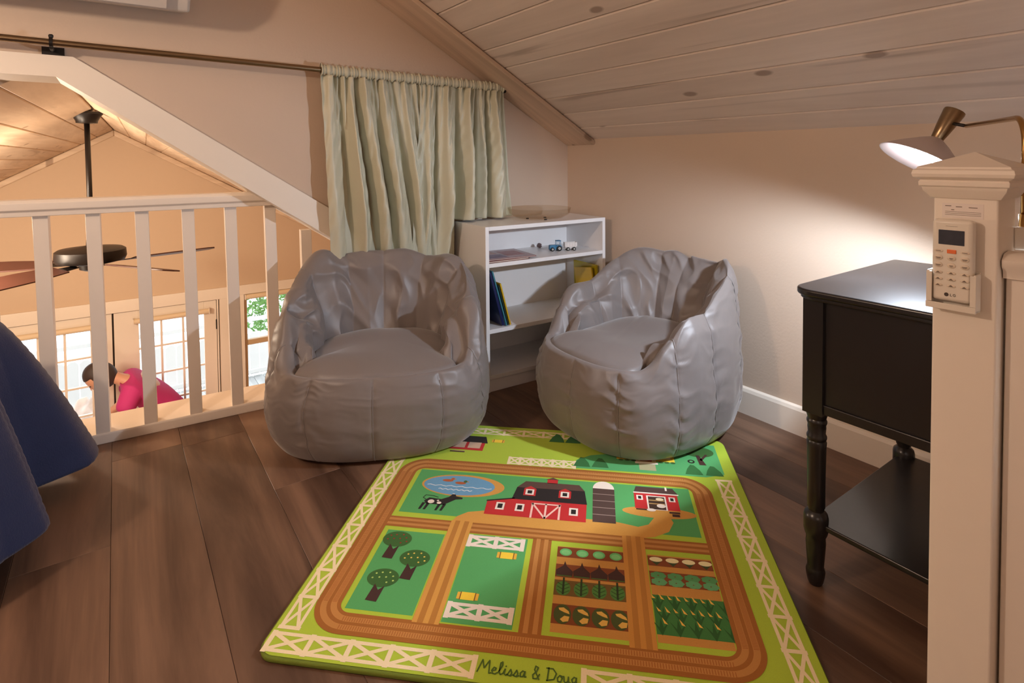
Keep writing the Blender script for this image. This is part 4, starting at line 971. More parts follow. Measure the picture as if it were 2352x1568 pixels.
outw('bottom_wall', 0.004, 0.026, -0.032, 0.032, -0.001, 0.003, PL, hold, 0.0012)
outw('front_lip', 0.0262, 0.0285, -0.0322, 0.0322, -0.0012, 0.0085, PL, hold, 0.0008)
outw('front_strip', 0.0250, 0.0270, -0.032, -0.0245, 0.0088, 0.0565, PL, hold, 0.0006); outw('front_strip', 0.0250, 0.0270, 0.0245, 0.032, 0.0088, 0.0565, PL, hold, 0.0006)

# ------------------------------------------------------------------ stair railing right of the post
sr = empty('stair_railing', (-0.7134, -1.8026, 0.058), 0, 'white stair railing running right from the newel post, at the right edge', 'railing'); sr.scale = (K, K, K)
g = G(); g.prism([(-0.024, 0.700), (0.024, 0.700), (0.026, 0.712), (0.032, 0.718), (0.033, 0.728), (0.022, 0.737), (0, 0.740), (-0.022, 0.737), (-0.033, 0.728), (-0.032, 0.718), (-0.026, 0.712)], 'y', -0.9, 0.0)
auto(g.build('handrail', M['bar'], sr), 50)
g = G(); g.box((-0.022, -0.9, -0.062), (0.022, 0.0, 0.035)); g.build('bottom_rail', M['bar'], sr, bevel=0.002)
bb = None
for k in range(7):
    if bb is None:
        g = G(); g.box((-0.016, -0.016, 0.035), (0.016, 0.016, 0.701)); bb = g.build('baluster', M['bar'], sr, bevel=0.002); o = bb
    else: o = bb.copy(); COL.objects.link(o)
    o.location = (0.0, -0.0175 - 0.11 * k, 0)

# ------------------------------------------------------------------ clamp lamp on the stair handrail
lm = empty('clamp_lamp', (-0.668, -1.8096, 0.7516), 0, 'brass clamp lamp with lit cone shade reaching over the black side table', 'lamp')
P0 = Vector((-0.668, -1.8096, 0.7516))
def lp(p): return Vector(p) - P0
outc = G(); outc.box((-0.014, -0.034, -0.004), (0.022, 0.009, 0.030)); outc.build('clamp', M['plastic'], lm, bevel=0.003, seg=3)
pole = [(-0.668, -1.8086, 0.765), (-0.668, -1.8086, 0.90)]
arc = []
top_ = Vector((-0.668, -1.8086, 0.935)); 
jb = Vector((-0.330, -1.640, 0.948))
dirh = (jb - top_); dirh.z = 0; dirh.normalize()
for k in range(9):
    a = math.pi / 2 * k / 8; R_ = 0.045
    arc.append(Vector((-0.668, -1.8086, 0.900)) + dirh * (R_ - R_ * math.cos(a)) + Vector((0, 0, R_ * math.sin(a))))
pts = [lp(pole[0]), lp(pole[1])] + [lp(p) for p in arc[1:]] + [lp(jb)]
g = G(); g.tube(pts, 0.0042, 14); g.build('arm', M['brass'], lm, smooth=True)
g = G(); g.tube([lp(pole[0]), lp((-0.668, -1.8086, 0.80))], 0.0060, 14); g.build('pole_sleeve', M['brass'], lm, smooth=True)
hd_ = Vector((-0.305, -1.600, 0.958)); ax_ = Vector((-0.38, 0.34, -0.86)).normalized()   # head axis, pointing out of the shade
q = ax_.to_track_quat('Z', 'Y').to_matrix().to_4x4()
HM = Matrix.Translation(lp(hd_)) @ q
g = G(); g.tube([lp(jb), lp(hd_)], 0.0035, 10); g.build('joint', M['fan'], lm, smooth=True)
g = G(); g.lathe([(0.020, -0.028), (0.0205, -0.024), (0.0165, 0.010), (0.011, 0.046), (0.009, 0.048)], 28, HM); auto(g.build('socket', M['nickel'], lm))
g = G(); V = []
g.lathe([(0.011, 0.040), (0.030, 0.052), (0.060, 0.075), (0.086, 0.098), (0.087, 0.099), (0.085, 0.099), (0.059, 0.0765), (0.029, 0.054), (0.010, 0.043)], 48, HM, caps=False)
auto(g.build('shade', mat('shade_enamel', s2l((196, 180, 176)), 0.4), lm), 50)
g = G(); g.lathe([(0.004, 0.045), (0.012, 0.052), (0.022, 0.066), (0.024, 0.078), (0.018, 0.090), (0.004, 0.096)], 24, HM)
bulb = g.build('bulb', mat('lit_bulb', (1, 1, 1), 0.5, emit=(0.86, 0.90, 1.0), es=70), lm, smooth=True)
tip = hd_ + ax_ * 0.093
lamp('clamp_lamp_light', 'SPOT', tip, 78, (0.76, 0.86, 1.0), 0.02, tip + ax_, math.radians(165))

# ------------------------------------------------------------------ quilt covered bed at the left
bd = empty('bed', (-2.72, -0.35, 0), 0, 'low small bed at the left edge under a navy blue quilt hanging in folds', 'bed')
quilt = mat('navy_quilt', s2l((44, 54, 90)), 0.85, sheen=0.4, bump=0.5, bscale=260, noise=0.12, nscale=14)
nt = quilt.node_tree; bs = nt.nodes['Principled BSDF']
NS = 620; NTT = 70
x0, x1, y0, y1 = -3.40, -2.055, -0.58, -0.115
base = rrect(x0, y0, x1, y1, 0.05, 14)
dense = []
L_ = len(base); cum = [0]
for k in range(L_):
    a, b = base[k], base[(k + 1) % L_]; cum.append(cum[-1] + math.hypot(b[0] - a[0], b[1] - a[1]))
tot = cum[-1]; vq = VN(77)
V = []; ctr = Vector((-2.72, -0.35, 0))
for i in range(NS):
    s_ = tot * i / NS; k = max(j for j in range(L_) if cum[j] <= s_); a, b = Vector(base[k]), Vector(base[(k + 1) % L_])
    f = (s_ - cum[k]) / max(1e-9, cum[k + 1] - cum[k]); p = a.lerp(b, f); t = (b - a).normalized(); n_ = Vector((t.y, -t.x))
    yy = p.y
    if abs(p.x - x1) < 0.051:   # visible long side: waves placed like the folds in the photograph
        wv = 0.205 * math.exp(-((yy + 0.135) / 0.075) ** 2) + 0.100 * math.exp(-((yy + 0.43) / 0.085) ** 2) + 0.030
        if p.y > y1 - 0.05: wv *= 1.0
    else:
        wv = 0.03 + 0.02 * math.sin(s_ * 14)
        if p.y > y1 - 0.02: wv = 0.02 + 0.15 * math.exp(-((p.x - x1) / 0.07) ** 2)
    for j in range(NTT):
        tt = j / (NTT - 1)
        if tt < 0.12:   # rolled top edge
            a_ = tt / 0.12; z = 0.525 - 0.02 * a_ ** 2; off = -0.05 + 0.055 * a_
        else:
            q_ = (tt - 0.12) / 0.88; z = 0.505 - 0.435 * q_; off = 0.005 + wv * q_ ** 0.78
        off += 0.0016 * abs(math.sin(z * math.pi / 0.024)) * (tt > 0.1) - 0.0022 * math.exp(-((s_ % 0.075 - 0.0375) / 0.006) ** 2)
        yo = 0
        V.append((p.x + n_.x * off - ctr.x, p.y + n_.y * off - ctr.y, z))
F = [[i * NTT + j, ((i + 1) % NS) * NTT + j, ((i + 1) % NS) * NTT + j + 1, i * NTT + j + 1] for i in range(NS) for j in range(NTT - 1)]
n0 = len(V); V.append((0, 0, 0.53))
for i in range(NS): F.append([i * NTT, n0, ((i + 1) % NS) * NTT])
qo = mk('quilt', V, F, quilt, bd, smooth=True); sd_ = qo.modifiers.new('s', 'SOLIDIFY'); sd_.thickness = 0.010; sd_.offset = -1
g = G(); g.box((-0.66, -0.21, 0.22), (0.64, 0.22, 0.47)); g.build('mattress', mat('mattress_ticking', s2l((200, 190, 180)), 0.8), bd, bevel=0.03, seg=3)
g = G(); g.box((-0.66, -0.21, 0.16), (0.64, 0.22, 0.22)); g.build('bed_frame', M['black'], bd, bevel=0.004)
for lx in (-0.62, 0.60):
    for ly in (-0.18, 0.19): g = G(); g.box((lx - 0.025, ly - 0.025, 0), (lx + 0.025, ly + 0.025, 0.16)); g.build('leg', M['black'], bd, bevel=0.003)

# ------------------------------------------------------------------ the great room below, seen through the railing
FZ = -2.55; FY = 4.4; RXX = -1.775; RIDGE = 1.183
fx0, fx1 = -5.2, 1.6
ff = empty('floor', kind='structure')
planks(ff, [fx0 + 0.2 * i for i in range(34)], 0.16, FY, 1.8, M['floorfar'], FZ - 0.015, FZ, name='floor_plank')
g = G(); g.box((fx0, 0.15, FZ - 0.1), (fx1, FY, FZ - 0.014)); g.build('subfloor', M['dark'], ff)
# walls
def wallbox(name, a, b): g = G(); g.box(a, b); return tag(g.build(name, M['wall_far']), kind='structure')
wallbox('wall_far_left', (fx0 - 0.12, 0.15, FZ), (fx0, FY + 0.2, 1.4)); wallbox('wall_far_right', (fx1, 0.15, FZ), (fx1 + 0.12, FY + 0.2, 1.4))
wallbox('wall_below_loft', (fx0, 0.05, FZ), (fx1, 0.15, -0.25))
wallbox('wall_above_left', (fx0 - 0.1, 0.0, -0.25), (-3.6, 0.15, 1.3)); wallbox('wall_above_right', (0.12, 0.0, -0.25), (fx1 + 0.1, 0.15, 1.0))
# far gable wall with door and window holes
SLF = (RIDGE - 0.559) / (RXX + 0.679) * -1      # slope of the far ceiling
def fz(x): return RIDGE - SLF * abs(x - RXX)
D0, D1 = -2.735, -0.940     # double door opening
DT = -0.535                 # head of the doors
W0, W1, WB, WT = -0.700, 0.02, -1.72, -0.52
g = G()
def col(xa, xb, z0, z1f):
    xs = [xa] + ([RXX] if xa < RXX < xb else []) + [xb]
    poly = [(xa, z0)] + [(xb, z0)] + [(x, z1f(x)) for x in xs[::-1]]
    g.prism(poly, 'y', FY, FY + 0.16)
tp = lambda x: fz(x) + 0.05
col(fx0, D0, FZ, tp); col(D0, D1, DT, tp); col(D1, W0, FZ, tp); col(W0, W1, WT, tp); col(W0, W1, FZ, lambda x: WB); col(W1, fx1, FZ, tp)
tag(g.build('wall_far', M['wall_far']), kind='structure')
# far ceiling: planks on both slopes
cf = empty('ceiling', kind='structure')
ang2 = math.atan(SLF); pw2 = 0.14
def sm2(s, d):
    up = Vector((-s * math.cos(ang2), 0, math.sin(ang2))); n = Vector((s * math.sin(ang2), 0, math.cos(ang2)))
    eave = Vector((RXX + s * 3.3, 0, fz(RXX + s * 3.3))); p = eave + up * d
    return Matrix(((0, up.x, n.x, p.x), (1, up.y, n.y, p.y), (0, up.z, n.z, p.z), (0, 0, 0, 1)))
f2 = None; nsl = int(3.3 / math.cos(ang2) / pw2) + 1
save = ang
for s in (1, -1):
    for i in range(nsl):
        d = 3.3 / math.cos(ang2) - (i + 1) * pw2 - 0.004
        Mx = sm2(s, d)
        if f2 is None: f2 = ceil_plank(pw2, 0.16, FY, M['plankfar'], cf, Mx)
        else: o = f2.copy(); COL.objects.link(o); o.matrix_world = Mx
g = G(); g.prism([(RXX - 3.6, fz(RXX - 3.6) + 0.025), (RXX, RIDGE + 0.022), (RXX + 3.6, fz(RXX + 3.6) + 0.025), (RXX + 3.6, fz(RXX + 3.6) + 0.2), (RXX, RIDGE + 0.25), (RXX - 3.6, fz(RXX - 3.6) + 0.2)], 'y', 0.19, FY + 0.2)
g.build('ceiling_deck', M['wall_far'], cf)
cf.matrix_world = Matrix.Translation((-1.776, 4.4, 0)) @ Matrix.Rotation(math.radians(-2.0), 4, 'Z') @ Matrix.Translation((1.776, -4.4, 0))
# rake mouldings on the far wall
for k, s in enumerate((1, -1)):
    g = G(); xe = RXX + s * 3.0
    g.prism([(RXX, RIDGE - 0.002), (xe, fz(xe) - 0.002), (xe, fz(xe) - 0.060), (RXX, RIDGE - 0.060)], 'y', FY - 0.035, FY)
    tag(g.build('trim_%d' % (4 + k), M['plankfar'], bevel=0.01, seg=2), kind='structure')
# door casing, double doors
def jb_(name, a, b, m=M['trim'], parent=None, bev=0.003):
    g = G(); g.box(a, b); return g.build(name, m, parent, bevel=bev, seg=2)
cs = empty('trim_6', kind='structure')
jb_('head_casing', (D0 - 0.14, FY - 0.022, DT), (D1 + 0.10, FY, DT + 0.115), parent=cs)
jb_('side_casing', (D0 - 0.11, FY - 0.020, FZ), (D0, FY, DT), parent=cs); jb_('side_casing', (D1 + 0.012, FY - 0.020, FZ), (D1 + 0.10, FY, DT), parent=cs)
jb_('jamb', (D1 - 0.012, FY, FZ), (D1 + 0.01, FY + 0.15, DT), parent=cs); jb_('jamb', (D0 - 0.01, FY, FZ), (D0 + 0.012, FY + 0.15, DT), parent=cs)
dark = M['dark']
def door(name, xa, xb, gx0, gx1, hinge):
    d = empty(name, (xa, FY + 0.02, FZ), kind='structure'); w_ = xb - xa; H = DT - FZ - 0.012; T2 = 0.045
    gz1 = -0.655 - FZ; gz0 = 0.28
    a, b = gx0 - xa, gx1 - xa
    jb_('stile', (0.003, 0, 0.005), (a, T2, H), parent=d); jb_('stile', (b, 0, 0.005), (w_ - 0.003, T2, H), parent=d)
    jb_('top_rail', (a, 0, gz1), (b, T2, H), parent=d); jb_('bottom_rail', (a, 0, 0.005), (b, T2, gz0), parent=d)
    nr = 6
    for k in (1, 2): jb_('muntin', (a + (b - a) * k / 3 - 0.009, 0.006, gz0), (a + (b - a) * k / 3 + 0.009, T2 - 0.006, gz1), parent=d, bev=0)
    for k in range(1, nr): jb_('muntin', (a, 0.007, gz1 + (gz0 - gz1) * k / nr - 0.008), (b, T2 - 0.007, gz1 + (gz0 - gz1) * k / nr + 0.008), parent=d, bev=0)
    g = G(); g.add([(a, 0.022, gz0), (b, 0.022, gz0), (b, 0.022, gz1), (a, 0.022, gz1)], [[0, 1, 2, 3]]); g.build('pane', M['glass'], d)
    hx = w_ - 0.002 if hinge else 0.002
    for zz in (H - 0.25, H - 1.05, 0.25): jb_('hinge', (hx - 0.008, -0.006, zz - 0.05), (hx + 0.008, 0.006, zz + 0.05), m=M['fan'], parent=d, bev=0.001)
    return d
DM = -1.8275
door('door_1', D0 + 0.015, DM - 0.004, -2.56, -2.00, False); door('door_2', DM + 0.004, D1 - 0.014, -1.625, -1.070, True)
for xg in (DM, D1 - 0.013, D0 + 0.013): jb_('dark_gap_strip', (xg - 0.012, FY + 0.068, FZ), (xg + 0.012, FY + 0.082, DT), m=M['dark'], parent=cs, bev=0)  # dark strips added so no daylight shows through the gaps around the doors
# roller blinds rolled up above each glass
bl = mat('cream_blind_fabric', s2l((238, 216, 182)), 0.7, bump=0.1, bscale=200)
def blind(x, w_, z, label):
    r = empty('roller_blind', (x, FY - 0.02, z), 0, label, 'blind', 'rolled up blinds of the great room')
    g = G(); g.tube([(-w_ / 2, 0, 0), (w_ / 2, 0, 0)], 0.026, 18); auto(g.build('roll', bl, r))
    for s in (-1, 1): g = G(); g.box((s * w_ / 2 - 0.004, -0.026, -0.026), (s * w_ / 2 + 0.004, 0.022, 0.028)); g.build('bracket', M['trim'], r, bevel=0.002)
blind(-2.28, 0.66, -0.640, 'cream rolled up blind on the left glazed door'); blind(-1.348, 0.64, -0.640, 'cream rolled up blind on the right glazed door')
# window on the right
wi = empty('window_1', (W0, FY, WB), kind='structure'); ww = W1 - W0; wh = WT - WB
cs2 = []
jb_('head_casing', (-0.075, -0.022, wh), (ww + 0.075, 0, wh + 0.10), parent=wi); jb_('side_casing', (-0.075, -0.02, -0.08), (0, 0, wh), parent=wi); jb_('side_casing', (ww, -0.02, -0.08), (ww + 0.075, 0, wh), parent=wi)
jb_('window_sill', (-0.09, -0.05, -0.03), (ww + 0.09, 0.02, 0.0), parent=wi)
for (xa, xb, za, zb) in ((0, 0.035, 0, wh), (ww - 0.035, ww, 0, wh), (0.035, ww - 0.035, wh - 0.035, wh), (0.035, ww - 0.035, 0, 0.05), (0.035, ww - 0.035, wh * 0.535, wh * 0.535 + 0.055)):
    jb_('sash_frame', (xa, 0.03, za), (xb, 0.08, zb), parent=wi, m=mat('tan_sash', s2l((206, 176, 138)), 0.5))
for (za, zb) in ((0.05, wh * 0.535), (wh * 0.535 + 0.055, wh - 0.035)):
    g = G(); g.add([(0.035, 0.055, za), (ww - 0.035, 0.055, za), (ww - 0.035, 0.055, zb), (0.035, 0.055, zb)], [[0, 1, 2, 3]]); g.build('pane', M['glass'], wi)
blind(W0 + ww / 2, ww - 0.02, WT - 0.03, 'cream rolled up blind at the top of the window on the right')

# outside deck with railing
dk = empty('deck', (0, FY + 0.16, FZ - 0.05), 0, 'bright wooden outdoor deck seen through the glazed doors', 'deck')
dm = wood('weathered_deck_board', s2l((176, 178, 178)), s2l((216, 218, 218)), 'Y', 5, 0.7, var=0.06, streak=0.5)
pm_ = None
for i in range(44):
    if pm_ is None:
        g = G(); g.box((-0.068, 0, -0.03), (0.068, 3.2, 0)); pm_ = g.build('deck_board', dm, dk, bevel=0.003, seg=1); o = pm_
    else: o = pm_.copy(); COL.objects.link(o)
    o.location = (-4.6 + i * 0.145, 0, 0)
rl = empty('deck_railing', (0, FY + 3.30, FZ - 0.05), 0, 'pale picket railing at the outer edge of the deck beyond the glazed doors', 'railing')
rm = mat('pale_deck_paint', s2l((226, 228, 228)), 0.6)
for z in (0.10, 0.94): g = G(); g.box((-4.6, -0.03, z - 0.03), (1.8, 0.03, z + 0.03)); g.build('rail', rm, rl, bevel=0.003)
pb = None
for i in range(44):
    if pb is None: g = G(); g.prism([(-0.066, 0.04), (0.066, 0.04), (0.066, 0.68), (0.03, 0.72), (-0.03, 0.72), (-0.066, 0.68)], 'y', 0.03, 0.05); pb = g.build('picket', rm, rl); o = pb
    else: o = pb.copy(); COL.objects.link(o)
    o.location = (-4.5 + i * 0.145, 0, 0)
# shrub outside the window
lf = mat('green_leaf', s2l((120, 168, 88)), 0.6, var=0.2)
sh = empty('garden_shrub', (0.75, FY + 4.1, FZ - 0.4), 0, 'leafy green shrub outside beyond the deck, seen through the right window', 'shrub')
g = G()
for i in range(1500):
    v = Vector(rng.normal(size=3)).normalized() * (0.55 + 0.35 * rng.rand()); c = Vector((v.x * 0.9, v.y * 0.7, 1.35 + v.z * 1.0)); a = Vector(rng.normal(size=3)).normalized() * 0.06; b = a.cross(Vector(rng.normal(size=3))).normalized() * 0.025
    g.add([c - a, c + b, c + a, c - b], [[0, 1, 2, 3]])
fo = g.build('foliage', lf, sh, fixn=False); tag(fo, kind='stuff')
g = G(); 
for i in range(5): g.tube([(0, 0, 0), (0.1 * math.cos(i * 1.3), 0.1 * math.sin(i * 1.3), 0.5), (0.3 * math.cos(i * 1.3), 0.3 * math.sin(i * 1.3), 1.2)], [0.03, 0.02, 0.01], 6)
g.build('stem', M['blade'], sh)
# small garden table with crumpled cloth on the deck
gt = empty('garden_table', (-2.03, FY + 1.30, FZ - 0.05), 0, 'small round white table standing on the deck outside the left door', 'table')
g = G(); g.lathe([(0.30, 0.70), (0.31, 0.71), (0.30, 0.725)], 32); g.build('table_top', rm, gt)
for k in range(4): a = k * math.pi / 2 + .5; g = G(); g.tube([(0.22 * math.cos(a), 0.22 * math.sin(a), 0.70), (0.26 * math.cos(a), 0.26 * math.sin(a), 0)], 0.014, 8); g.build('leg', rm, gt)
V = []; n_ = 40; vc = VN(5)
for j in range(n_):
    for i in range(n_):
        x_c, y_c = (i / (n_ - 1) - 0.5) * 0.46, (j / (n_ - 1) - 0.5) * 0.40
        e = max(0.0, 1 - (x_c / 0.22) ** 2 - (y_c / 0.20) ** 2)
        V.append((x_c, y_c, 0.003 + 0.20 * e ** 0.6 * (0.65 + 0.6 * float(vc(np.array(x_c * 14 + 9), np.array(y_c * 14 + 9), np.array(0.5))))))
F = [[j * n_ + i, j * n_ + i + 1, (j + 1) * n_ + i + 1, (j + 1) * n_ + i] for j in range(n_ - 1) for i in range(n_ - 1)]
cl = mk('crumpled_cloth', V, F, mat('white_and_tan_cloth', s2l((214, 196, 186)), 0.8, noise=0.45, nscale=9), None, smooth=True, loc=(-2.03, FY + 1.30, FZ - 0.05 + 0.724))
tag(cl, 'crumpled white cloth with brown marks heaped on the small round garden table', 'cloth')

# ------------------------------------------------------------------ ceiling fan in the great room
fanx, fany = -1.895, 1.9
fn = empty('ceiling_fan', (fanx, fany, 0.33), 0, 'dark bronze ceiling fan with five brown blades hanging from the far ridge', 'ceiling fan')
zr = RIDGE - 0.33 - SLF * abs(fanx + 1.864)
g = G(); g.lathe([(0.075, zr + 0.0), (0.075, zr - 0.012), (0.066, zr - 0.022), (0.052, zr - 0.05), (0.050, zr - 0.062), (0.016, zr - 0.066)], 28); auto(g.build('canopy', M['fan'], fn))
g = G(); g.tube([(0, 0, zr - 0.05), (0.004, 0, 0.10)], 0.0135, 16); g.build('downrod', M['fan'], fn, smooth=True)
g = G(); g.lathe([(0.014, 0.125), (0.020, 0.118), (0.022, 0.088), (0.060, 0.080), (0.150, 0.070), (0.165, 0.060), (0.168, 0.020), (0.160, 0.000), (0.110, -0.012), (0.060, -0.020), (0.055, -0.045), (0.030, -0.055), (0.002, -0.056)], 36); auto(g.build('motor_housing', M['fan'], fn))
bR, bF = Vector((0.818, -0.575, 0)), Vector((0.574, 0.818, 0))
for k, a in enumerate((50, -22, 122, 194, 266)):
    d = (bR * math.cos(math.radians(a)) + bF * math.sin(math.radians(a))).normalized()
    rotm = Matrix.Rotation(math.atan2(d.y, d.x), 4, 'Z')
    arm_ = empty('blade_assembly', (0, 0, 0)); COL.objects.unlink(arm_); bpy.data.objects.remove(arm_)
    pitch = Matrix.Rotation(math.radians(-13), 4, 'X')
    g = G(); w0, w1 = 0.052, 0.070
    pl = [(0.20, -w0), (0.40, -w1), (0.60, -w1), (0.645, -w1 * 0.7), (0.665, 0), (0.645, w1 * 0.7), (0.60, w1), (0.40, w1), (0.20, w0)]
    g.prism(pl, 'z', -0.004, 0.003, rotm @ Matrix.Translation((0, 0, -0.012)) @ pitch); bo = g.build('blade', M['blade'], fn, bevel=0.001)
    g = G(); g.prism([(0.10, -0.018), (0.26, -0.032), (0.27, 0), (0.26, 0.032), (0.10, 0.018)], 'z', -0.006, -0.002, rotm @ Matrix.Translation((0, 0, -0.012)) @ pitch); g.build('blade_iron', M['fan'], bo)
g = G(); g.tube([(0.02, -0.02, -0.05), (0.02, -0.02, -0.25)], 0.0022, 6); g.build('pull_chain', M['fan'], fn)
g = G(); g.lathe([(0.003, -0.245), (0.011, -0.265), (0.012, -0.275), (0.004, -0.285)], 12, Matrix.Translation((0.02, -0.02, 0))); g.build('pull_knob', M['fan'], fn)

# ------------------------------------------------------------------ person in the great room, bending to the left
PS = 1.06
pe = empty('person', (-1.36, 4.0, FZ), 0, 'dark haired person in a bright pink shirt bending forward in the room below the railing', 'person')
def skin(name, verts, edges, radii, m, parent, sub=2, root=0):
    me = bpy.data.meshes.new(name); me.from_pydata(verts, edges, []); o = bpy.data.objects.new(name, me); COL.objects.link(o); o.parent = parent
    md = o.modifiers.new('skin', 'SKIN'); md.use_smooth_shade = True
    for i, v in enumerate(me.skin_vertices[0].data):
        r = radii[i]; v.radius = r if isinstance(r, tuple) else (r, r); v.use_root = (i == root)
    sb = o.modifiers.new('sub', 'SUBSURF'); sb.levels = sub; sb.render_levels = sub
    me.materials.append(m); return o
skinm = mat('skin', s2l((214, 160, 132)), 0.5); pink = mat('pink_cotton', s2l((196, 52, 122)), 0.8, bump=0.3, bscale=80, noise=0.06, nscale=12); denim = mat('blue_denim', s2l((52, 62, 92)), 0.85); pe.scale = (PS, PS, PS); hair = mat('dark_hair', s2l((62, 50, 46)), 0.6, bump=0.5, bscale=300, stretch=(1, 1, 6))
# local frame: -x is the way she bends, z up from the floor. joints:
J = dict(pel=(0, 0, 0.96), spine=(-0.10, 0, 1.15), chest=(-0.25, 0, 1.33), neck0=(-0.36, 0, 1.41), neck=(-0.42, 0, 1.44), head=(-0.48, 0, 1.46),
         shL=(-0.32, -0.175, 1.355), elL=(-0.42, -0.22, 1.10), wrL=(-0.62, -0.14, 1.00), shR=(-0.30, 0.175, 1.365), elR=(-0.40, 0.23, 1.12), wrR=(-0.61, 0.16, 1.03),
         hpL=(0.0, -0.09, 0.92), knL=(-0.03, -0.10, 0.50), anL=(0.03, -0.10, 0.085), toL=(-0.13, -0.11, 0.035), hpR=(0.0, 0.09, 0.92), knR=(-0.02, 0.11, 0.50), anR=(0.05, 0.12, 0.085), toR=(-0.11, 0.13, 0.035))
names = list(J); idx = {n: i for i, n in enumerate(names)}
E_ = [('pel', 'spine'), ('spine', 'chest'), ('chest', 'neck0'), ('neck0', 'neck'), ('neck', 'head'), ('chest', 'shL'), ('shL', 'elL'), ('elL', 'wrL'), ('chest', 'shR'), ('shR', 'elR'), ('elR', 'wrR'), ('pel', 'hpL'), ('hpL', 'knL'), ('knL', 'anL'), ('anL', 'toL'), ('pel', 'hpR'), ('hpR', 'knR'), ('knR', 'anR'), ('anR', 'toR')]
RD = dict(pel=(.13, .11), spine=(.12, .10), chest=(.13, .11), neck0=.065, neck=.050, head=.055, shL=.060, elL=.040, wrL=.026, shR=.060, elR=.040, wrR=.026, hpL=.085, knL=.055, anL=.038, toL=.036, hpR=.085, knR=.055, anR=.038, toR=.036)
skin('body', [J[n] for n in names], [(idx[a], idx[b]) for a, b in E_], [RD[n] for n in names], skinm, pe)
tn_ = ['pel', 'spine', 'chest', 'neck0', 'shL', 'shR']; tv = [J[n] for n in tn_] + [(-0.385, -0.215, 1.20), (-0.365, 0.215, 1.215), (0.03, 0, 0.93)]
skin('shirt', tv, [(0, 1), (1, 2), (2, 3), (2, 4), (2, 5), (4, 6), (5, 7), (0, 8)], [(.165, .140), (.160, .135), (.165, .140), .070, .088, .088, .075, .075, (.165, .14)], pink, pe)
jv = [(0.02, 0, 0.93), J['hpL'], J['knL'], (0.03, -0.10, 0.12), J['hpR'], J['knR'], (0.05, 0.12, 0.12)]
skin('jeans', jv, [(0, 1), (1, 2), (2, 3), (0, 4), (4, 5), (5, 6)], [(.15, .125), .105, .075, .062, .105, .075, .062], denim, pe)
for s, a in ((-1, 'anL'), (1, 'anR')):
    t_ = 'toL' if s < 0 else 'toR'; p = Vector(J[a]); q2 = Vector(J[t_])
    skin('shoe', [(p.x + 0.03, p.y, 0.045), tuple((p + q2) / 2 - Vector((0, 0, 0.012))), (q2.x - 0.03, q2.y, 0.035)], [(0, 1), (1, 2)], [.046, .046, .036], M['black'], pe)
# head: turned down-left
def uvs(n, m2, fn_):
    V = []; F = []
    for j in range(m2 + 1):
        for i in range(n): V.append(fn_(2 * math.pi * i / n, math.pi * j / m2))
    for j in range(m2):
        for i in range(n): F.append([j * n + i, j * n + (i + 1) % n, (j + 1) * n + (i + 1) % n, (j + 1) * n + i])
    return V, F
HR = Matrix.Translation((-0.535, 0, 1.475)) @ Matrix.Rotation(math.radians(-48), 4, 'Y')   # head local: z crown, -x face
def headf(a, b):
    x = math.sin(b) * math.cos(a); y = math.sin(b) * math.sin(a); z = math.cos(b)
    rx = 0.098; ry = 0.074 * (1 - 0.18 * max(0, -z)); rz2 = 0.118
    fx = x * rx
    if x < 0 and z < 0.2: fx -= 0.012 * math.exp(-((z + 0.35) / 0.25) ** 2) * math.exp(-(y / 0.3) ** 2)
    return (fx, y * ry, z * rz2)
V, F = uvs(28, 20, headf); g = G(); g.add(V, F, HR); hdo = g.build('head', skinm, pe, smooth=True)
g = G(); g.add([(-0.095, -0.010, -0.015), (-0.095, 0.010, -0.015), (-0.120, 0, -0.030), (-0.094, 0, 0.020)], [[0, 1, 2], [0, 2, 3], [1, 3, 2]], HR); g.build('nose', skinm, hdo)
ey = mat('eye', s2l((40, 30, 28)), 0.2)
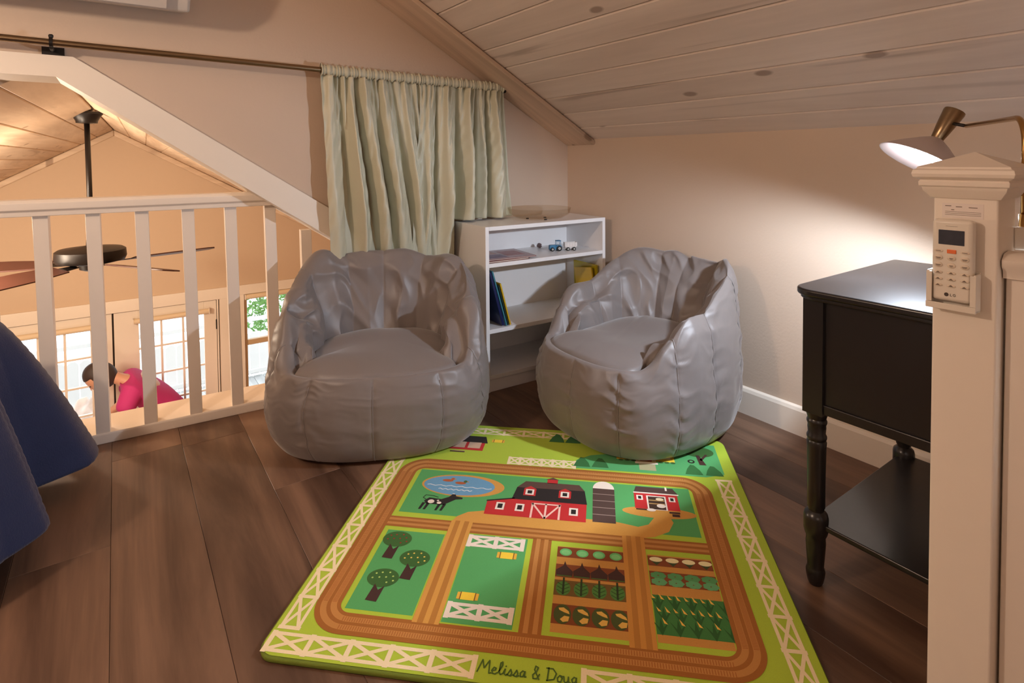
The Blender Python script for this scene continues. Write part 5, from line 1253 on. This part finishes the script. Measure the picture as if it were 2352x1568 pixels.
for s in (-1, 1):
    g = G(); V, F = uvs(10, 8, lambda a, b: (0.009 * math.sin(b) * math.cos(a), 0.012 * math.sin(b) * math.sin(a), 0.006 * math.cos(b))); g.add(V, F, HR @ Matrix.Translation((-0.086, s * 0.030, 0.008))); g.build('eye', ey, hdo, smooth=True)
    g = G(); V, F = uvs(12, 8, lambda a, b: (0.018 * math.sin(b) * math.cos(a), 0.007 * math.sin(b) * math.sin(a), 0.028 * math.cos(b))); g.add(V, F, HR @ Matrix.Translation((0.008, s * 0.074, -0.008))); g.build('ear', skinm, hdo, smooth=True)
g = G(); V, F = uvs(10, 6, lambda a, b: (0.006 * math.sin(b) * math.cos(a), 0.022 * math.sin(b) * math.sin(a), 0.006 * math.cos(b))); g.add(V, F, HR @ Matrix.Translation((-0.089, 0, -0.062))); g.build('mouth', mat('lips', s2l((170, 90, 84)), 0.5), hdo, smooth=True)
def hairf(a, b):
    x = math.sin(b) * math.cos(a); y = math.sin(b) * math.sin(a); z = math.cos(b)
    k = 1.0
    if x < -0.35 and z < 0.45: k = 0.82
    return ((x * 0.108 + 0.008) * k, y * 0.086 * k, z * 0.127 * k + 0.004)
V, F = uvs(36, 24, hairf); g = G(); g.add(V, F, HR); g.build('hair', hair, pe, smooth=True)
# hands: palm and five fingers each
for s, wn_ in ((-1, 'wrL'), (1, 'wrR')):
    w_ = Vector(J[wn_]); e_ = Vector(J['elL' if s < 0 else 'elR']); d = (w_ - e_).normalized(); sd2 = Vector((0, 1, 0)); sd2 = (sd2 - d * sd2.dot(d)).normalized(); dn = d.cross(sd2)
    if dn.z > 0: dn = -dn
    vs = [tuple(w_), tuple(w_ + d * 0.05)]; es = [(0, 1)]; rs = [.024, (.036, .018)]
    for fi, (off, ln) in enumerate(((-0.030, 0.062), (-0.010, 0.075), (0.010, 0.072), (0.028, 0.055))):
        b0 = w_ + d * 0.088 + sd2 * off; b1 = b0 + d * ln * 0.5 + dn * 0.008; b2 = b1 + d * ln * 0.35 + dn * 0.022
        k = len(vs); vs += [tuple(b0), tuple(b1), tuple(b2)]; es += [(1, k), (k, k + 1), (k + 1, k + 2)]; rs += [.010, .009, .0075]
    k = len(vs); t0 = w_ + d * 0.035 + sd2 * (-s) * 0.035; t1 = t0 + d * 0.035 + sd2 * (-s) * 0.018 + dn * 0.01; vs += [tuple(t0), tuple(t1)]; es += [(1, k), (k, k + 1)]; rs += [.011, .009]
    skin('hand', vs, es, rs, skinm, pe, 1)
